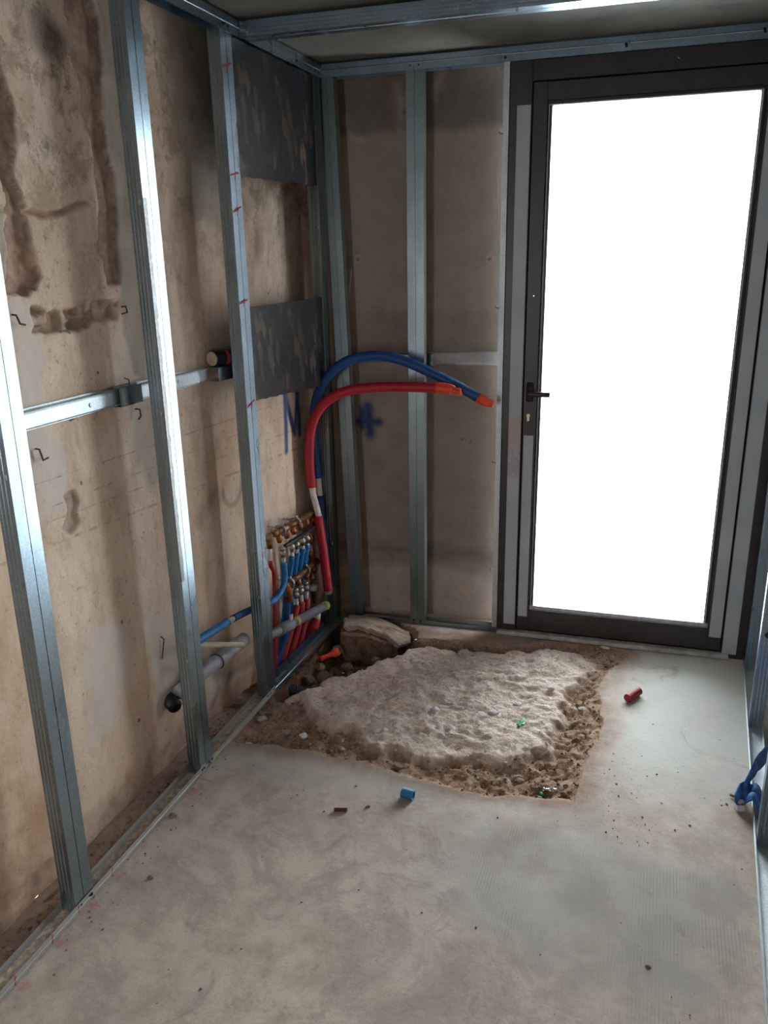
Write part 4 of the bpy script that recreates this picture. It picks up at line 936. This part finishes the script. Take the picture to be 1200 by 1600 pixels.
# small cream conduit
cc_ = thing('conduit', (-.04, -1.05, .38), 'thin cream plastic conduit poking out behind the second stud', 'conduit')
m_ = MB(); q0, q1 = Vector((-.130, -1.25, .425)), Vector((-.02, -1.000, .320)); n0 = len(m_.V)
m_.tube([q0, q1], .0105, 14, cap=False, sub=1); dn = (q1-q0).normalized(); m_.tube([q1, q1-dn*.04], .0075, 14, cap=False, sub=1)
a = list(range(14, 28)); b = list(range(28, 42)); m_.F += [(a[i], a[(i+1) % 14], b[(i+1) % 14], b[i]) for i in range(14)]; m_.go('tube', 'beige', cc_, True)

# ------------------------------------------------------------------ pit contents
def ribbed(p0, p1, r, n, amp=.08):
    pr = []
    for i in range(n): pr += [(i/n+.15/n, r), (i/n+.4/n, r), (i/n+.55/n, r*(1-amp)), (i/n+.85/n, r*(1-amp))]
    m_ = MB(); m_.lathe(p0, p1, [(0, r*.8)]+pr+[(1, r*.8)], 16); return m_
cp = ribbed((-.08, -.66, -.085), (.10, -.575, -.115), .028, 20).go('corrugated_pipe', 'black', smooth=True); tag(cp, 'black corrugated drain pipe at the bottom of the pit, under the floor track', 'pipe')
of = thing('orange_fitting', (.07, -.27, -.09), 'orange pipe end with flared socket lying in the dirt pit', 'pipe')
m_ = MB(); m_.lathe((.010, -.325, -.085), (.088, -.272, -.058), [(0, .007), (0, .0125), (.2, .0125), (.22, .010), (.45, .011), (.62, .0145), (.66, .0205), (.95, .0215), (1, .017), (1, .010)], 16); m_.go('socket', 'orange', of, True)
m_ = MB(); m_.lathe((-.03, -.345, -.11), (-.022, -.335, -.085), [(0, .008), (1, .009)], 10); m_.go('fragment', 'orange', of, True)
# broken slab chunk in the corner
import bmesh
def chunk(name, outline, y0, y1, zb, label, seed, lean=.0):
    """outline: (x, z) front silhouette top; a faceted block between y0 and y1"""
    rn = random.Random(seed); bm = bmesh.new(); n = len(outline)
    rows = []
    for (yy, k, dz) in ((y0, .0, -.10), (y0+.02, .0, -.035), (y0+.05, .0, -.008), ((y0+y1)/2, .0, .004), (y1-.02, .0, .0), (y1, .0, -.02)):
        rows.append([bm.verts.new((x+rn.uniform(-.008, .008), yy+rn.uniform(-.012, .012), z+dz+rn.uniform(-.007, .007))) for x, z in outline])
    bot = [[bm.verts.new((v.co.x*.9+.02, v.co.y, zb)) for v in r] for r in (rows[0], rows[-1])]
    for a, b in zip(rows[:-1], rows[1:]):
        for i in range(n-1): bm.faces.new((a[i], a[i+1], b[i+1], b[i]))
    for i in range(n-1):
        bm.faces.new((bot[0][i], bot[0][i+1], rows[0][i+1], rows[0][i])); bm.faces.new((rows[-1][i], rows[-1][i+1], bot[1][i+1], bot[1][i])); 
    bm.faces.new([bot[0][0]]+[r[0] for r in rows]+[bot[1][0]]); bm.faces.new([bot[0][-1]]+[r[-1] for r in rows]+[bot[1][-1]])
    bmesh.ops.triangulate(bm, faces=bm.faces[:]); bmesh.ops.subdivide_edges(bm, edges=bm.edges[:], cuts=2, use_grid_fill=True, smooth=0)
    for v in bm.verts:
        f_ = float(fbm(np.array(v.co.x*30+seed), np.array(v.co.y*30+v.co.z*24), 4, 7))-.5; g_ = float(worley(np.array([v.co.x*22+v.co.y*9]), np.array([v.co.z*20+v.co.y*14]), 500)[0]); v.co += Vector((f_*.012+g_*.008, -f_*.018-g_*.022, f_*.012+g_*.010))
    bmesh.ops.recalc_face_normals(bm, faces=bm.faces[:])
    V = [v.co.copy() for v in bm.verts]; bm.verts.index_update(); F = [[v.index for v in f.verts] for f in bm.faces]; bm.free()
    return tag(put(name, V, F, 'chunk'), label, 'rubble')
m = Mat('broken_concrete_block')
c = m.mix(m.ramp(m.noise(16, 6, .7), (.3, 0.0), (.7, 1.0)), (150, 130, 112), (190, 172, 154))
X = m.sep(); low = m.ramp(m.noise(14, 5, .7), (.55, 0.0), (.62, .6))
c = m.mix(low, c, m.mix(m.ramp(m.noise(40, 5, .7), (.35, 0.0), (.65, 1.0)), (104, 76, 58), (164, 132, 106)))
m.set(c, .95); m.bump(m.noise(60, 6, .7), .8, .008); MT['chunk'] = m.m
ck = thing('concrete_chunk', (.20, -.10, -.18), 'large broken slab edge overhanging soil in the back corner of the pit', 'rubble')
def slab(top, th_, seed, mat, name, zf):
    rn = random.Random(seed); pts = []; n = len(top)
    for i in range(n):
        a_, b_ = top[i], top[(i+1) % n]
        for k in range(4):
            t = k/4; pts.append((a_[0]*(1-t)+b_[0]*t+rn.uniform(-.006, .006)*(k > 0), a_[1]*(1-t)+b_[1]*t+rn.uniform(-.006, .006)*(k > 0)))
    N_ = len(pts); cx = sum(p[0] for p in pts)/N_; cy = sum(p[1] for p in pts)/N_; V = []; F = []
    lay = [(1, 0), (1.015, -.3), (.97, -.65), (.90, -1)]
    for s_, d in lay:
        for x, y in pts: V.append((cx+(x-cx)*s_+rn.uniform(-.004, .004), cy+(y-cy)*s_+rn.uniform(-.004, .004), zf(x)+d*th_(x)+rn.uniform(-.003, .003)))
    for s_ in (.66, .33):
        for x, y in pts: V.append((cx+(x-cx)*s_, cy+(y-cy)*s_, zf(cx+(x-cx)*s_)+rn.uniform(-.004, .005)))
    V.append((cx, cy, zf(cx)))
    for L_ in range(3):
        for i in range(N_): j = (i+1) % N_; F.append((L_*N_+i, (L_+1)*N_+i, (L_+1)*N_+j, L_*N_+j))
    for A_, B_ in ((0, 4), (4, 5)):
        for i in range(N_): j = (i+1) % N_; F.append((A_*N_+i, A_*N_+j, B_*N_+j, B_*N_+i))
    for i in range(N_): F.append((5*N_+i, 5*N_+(i+1) % N_, 6*N_))
    F.append(tuple(3*N_+i for i in range(N_)))
    return put(name, V, F, mat, ck)
slab([(.050, -.10), (.085, -.175), (.13, -.150), (.20, -.165), (.285, -.150), (.365, -.185), (.405, -.12), (.38, -.045), (.20, -.035), (.07, -.04)], lambda x: .030+.05*max(0, .16-x), 5, 'chunk', 'slab', lambda x: .030-.30*max(0, x-.20)+.05*min(0, x-.10)*0)
slab([(.055, -.10), (.07, -.20), (.13, -.225), (.21, -.20), (.29, -.185), (.35, -.16), (.36, -.05), (.20, -.04), (.07, -.045)], lambda x: .20, 8, 'rubble_soil', 'soil_mound', lambda x: .004-.30*max(0, x-.18))
GS = 'stones lying in the pit'
for i, (x, y, z, r, mt_, lb) in enumerate(((.085, -.45, -.105, .038, 'stone_brown', 'rounded grey-brown stone in the pit in front of the orange pipe end'), (.02, -.50, -.10, .032, 'stone_brown', 'brown stone in the pit beside the sagging track'),
        (.15, -.33, -.10, .028, 'stone_brown', 'brown stone in the pit right of the orange pipe end'), (.055, -.20, -.09, .030, 'stone', 'pale stone in the pit against the left side of the concrete block'), (.02, -.36, -.11, .026, 'stone_brown', 'small brown stone left of the orange pipe end'), (.27, -.22, -.12, .036, 'stone_brown', 'dark stone under the right end of the concrete block'))):
    m_ = MB(); m_.rock((x, y, z), r, i+10, (1.2, 1, .8), .35); tag(m_.go('stone', mt_), lb, 'stone', GS)

# ------------------------------------------------------------------ loose things on the floor and rubble
def tuboff(name, c, dirv, L_, r, mat, label, ribs=9, cat='offcut'):
    d = Vector(dirv).normalized(); c = Vector(c); t = thing(name, c-ZU*r, label, cat)
    n = 20; mb = MB(); prof = []
    for i in range(ribs): prof += [(i/ribs, r*.93), (i/ribs+.25/ribs, r), (i/ribs+.6/ribs, r), (i/ribs+.85/ribs, r*.93)]
    prof = [(0, r*.72), (0, r)]+prof[1:]+[(1, r), (1, r*.72), (.2, r*.68)]
    mb.lathe(c-d*L_/2, c+d*L_/2, prof, n); mb.go('sleeve', mat, t, True); return t
tuboff('pipe_offcut', (.755, -1.315, .0185), (1, -.12, 0), .042, .018, 'conduit_blue', 'short ribbed blue conduit offcut standing out on the bare screed', 9)
tuboff('pipe_offcut', (1.464, -.425, .0185), (.50, .86, 0), .085, .0175, 'red_dark', 'short ribbed red conduit offcut on the floor in front of the door', 12)
wp = thing('expansion_bolt', (1.19, -1.107, -.02), 'small bright metal expansion bolt lying at the front of the soil trench', 'bolt')
zz = zfloor(1.19, -1.107)+.009
m_ = MB(); m_.lathe((1.145, -1.110, zz), (1.235, -1.100, zz+.004), [(0, .003), (0, .0055), (.45, .0055), (.46, .009), (.52, .009), (.53, .006), (.8, .0065), (.82, .0085), (1, .0085), (1, .004)], 12); m_.go('shank', 'screw_bright', wp, True)
m_ = MB(); m_.tube([(1.18, -1.12, zz-.003), (1.19, -1.13, zz-.005)], .007, 8, sub=1); m_.go('plug', 'green', wp, True)
zz = zfloor(1.052, -.741)+.006
m_ = MB(); m_.lathe((1.045, -.775, zz), (1.056, -.715, zz+.004), [(0, .004), (.1, .0065), (.3, .006), (.5, .0075), (.8, .0065), (1, .004)], 10); m_.bbox((1.036, -.760, zz-.002), (.030, .004, 0), (0, .014, 0), (0, 0, .006), .001); tag(m_.go('wall_plug', 'green'), 'small green plastic wall plug on the rough pale screed', 'plug')
m_ = MB(); m_.bbox((1.815, -1.065, .001), (.028, .010, 0), (-.009, .030, 0), (0, 0, .024), .003); tag(m_.go('plastic_block', 'stone_white'), 'small white plastic block beside the blue cloth', 'block')
m_ = MB(); m_.rock((1.325, .005, zfloor(1.325, .005)+.008), .016, 5, (1.5, .8, .5), .4); tag(m_.go('chip', 'stone_white'), 'bright white chip just in front of the door threshold', 'chip')
m_ = MB(); m_.lathe((.538, -1.452, .0075), (.58, -1.440, .0075), [(0, .003), (0, .0065), (1, .0065), (1, .003)], 10); tag(m_.go('wood_dowel', 'rust'), 'short brown stick on the floor left of the blue offcut', 'stick')
GT = 'loose stones and chips'
stones = [(.640, -1.400, .008, 'stone_brown', 'small brown crumb between the stick and the blue offcut'), (.03, -1.635, .013, 'stone_brown', 'dark pebble beside the left floor track, nearest the camera'),
    (.700, -.748, .022, 'stone_white', 'pale flat stone in the middle of the rough screed'), (.93, -.70, .020, 'stone_white', 'white stone on the rough screed left of the green plug'), (1.01, -.60, .018, 'stone_white', 'pale stone behind the green plug'),
    (.235, -1.035, .018, 'stone_white', 'whitish stone in the soil at the left front'), (.05, -1.14, .015, 'stone_white', 'white pebble at the left end of the soil trench'), (.66, -1.13, .017, 'stone_brown', 'brown stone at the front edge of the trench'),
    (1.22, -1.03, .018, 'stone_brown', 'brown stone in the front right corner of the trench'), (1.26, -1.12, .014, 'stone_brown', 'brown pebble beside the expansion bolt'), (1.27, -.78, .015, 'stone_brown', 'brown pebble in the right arm of the trench'),
    (1.27, -.55, .016, 'stone', 'grey pebble at the far right of the trench'), (.42, -1.08, .014, 'stone', 'grey pebble in the trench below the screed edge'), (.03, -.98, .020, 'stone', 'grey stone under the foot of the third stud'), (.16, -1.02, .016, 'stone', 'grey pebble between the white stones and the pit'),
    (1.1, -1.06, .015, 'stone', 'grey pebble left of the expansion bolt'), (.55, -.95, .016, 'stone_white', 'small pale stone near the front of the rough screed'), (1.13, -.45, .014, 'stone_white', 'pale pebble at the far right of the rough screed'), (.12, -1.90, .009, 'stone_brown', 'tiny dark crumb at the far left of the open floor'), (1.55, -1.78, .007, 'stone_brown', 'dark crumb on the open floor near the right track')]
for i, (x, y, r, mt_, lb) in enumerate(stones):
    m_ = MB(); m_.rock((x, y, zfloor(x, y)+r*.35), r, i+40, (1.25, 1, .62), .4, 2); tag(m_.go('stone', mt_), lb, 'stone', GT)
# uncountable grit
def grit(n, fx, rr, mat, label, seed, name='grit'):
    rn = random.Random(seed); mb = MB()
    oc = [(1, 0, 0), (-1, 0, 0), (0, 1, 0), (0, -1, 0), (0, 0, 1), (0, 0, -1)]; of_ = [(0, 2, 4), (2, 1, 4), (1, 3, 4), (3, 0, 4), (2, 0, 5), (1, 2, 5), (3, 1, 5), (0, 3, 5)]
    for _ in range(n):
        x, y = fx(rn); r = rr(rn); z = zfloor(x, y); a = rn.uniform(0, 6.3); ca, sa = math.cos(a), math.sin(a)
        V = []
        for p in oc:
            q = [p[k]*r*rn.uniform(.6, 1.3) for k in range(3)]; V.append((x+q[0]*ca-q[1]*sa, y+q[0]*sa+q[1]*ca, z+r*.3+q[2]*.7))
        mb.add(V, of_)
    return tag(mb.go(name, mat), label, 'grit', kind='stuff')
def in_poly(rn, poly, ax, bx, ay, by):
    while True:
        x, y = rn.uniform(ax, bx), rn.uniform(ay, by)
        if float(sdf(np.array(x), np.array(y), poly)) < -.01: return x, y
def ring_pt(rn):
    while True:
        x, y = in_poly(rn, OUT, -.1, 1.45, -1.22, .03)
        if float(sdf(np.array(x), np.array(y), INN)) > .012: return x, y
grit(2600, ring_pt, lambda r: .0018+.007*r.random()**3, 'stone_brown', 'brown soil crumbs filling the trench and pit', 1)
grit(520, lambda rn: in_poly(rn, OUT, -.1, 1.45, -1.22, .03), lambda r: .0018+.006*r.random()**4, 'stone_white', 'pale mortar crumbs scattered over the hacked screed', 2)
def fl(rn):
    k = rn.random()
    if k < .30: return rn.gauss(1.45, .12), rn.gauss(-1.1, .13)
    if k < .55: return rn.gauss(.04, .03), rn.uniform(-2.3, -1.15)
    return rn.uniform(0.02, 1.83), rn.uniform(-2.6, -.6)
grit(420, fl, lambda r: .0012+.004*r.random()**4, 'stone_brown', 'scattered brown crumbs on the open floor', 3)
grit(500, lambda rn: (rn.uniform(-.045, -.008), rn.uniform(-2.5, -.85)), lambda r: .0015+.004*r.random()**3, 'stone', 'debris and grit lying inside the left floor track', 4)
grit(500, lambda rn: (rn.uniform(-.125, -.058), rn.uniform(-2.5, -.9)), lambda r: .002+.007*r.random()**3, 'stone_brown', 'rubble crumbs along the foot of the left wall', 6)

# ------------------------------------------------------------------ blue cloth
nu, nv = 26, 34
ctrl = [(1.94, -.93, .13), (1.905, -.98, .12), (1.872, -1.03, .075), (1.840, -1.065, .050), (1.848, -1.095, .018), (1.88, -1.12, .045), (1.905, -1.15, .02), (1.93, -1.16, .03)]
V = []; F = []
ctrl = [(x-.004, y+.085, z+.004) for x, y, z in ctrl]
for i in range(nu):
    t = i/(nu-1)*(len(ctrl)-1); k = min(int(t), len(ctrl)-2); f_ = t-k; p = Vector(ctrl[k]).lerp(Vector(ctrl[k+1]), f_)
    for j in range(nv):
        s_ = j/(nv-1); w_ = .056+.022*math.sin(i*.55)
        q = p+Vector(((s_-.5)*.5*w_*2, (s_-.5)*.7*w_*2, .010*math.sin(s_*13+i*.5)+.012*math.sin(i*1.1+s_*5)))
        q.x = min(q.x, 1.96); q.z = max(q.z, .006); V.append(q)
for i in range(nu-1):
    for j in range(nv-1): F.append((i*nv+j, i*nv+j+1, (i+1)*nv+j+1, (i+1)*nv+j))
cl = put('cloth', V, F, 'cloth', smooth=True); tag(cl, 'crumpled blue cloth lying over the right floor track', 'cloth')
sm = cl.modifiers.new('thickness', 'SOLIDIFY'); sm.thickness = .002
m_ = MB(); m_.lathe((1.800, -.985, .006), (1.848, -1.01, .010), [(0, .003), (0, .0045), (1, .0045), (1, .003)], 8); tag(m_.go('stick', 'stone_brown'), 'thin brown stick poking out from under the blue cloth', 'stick')
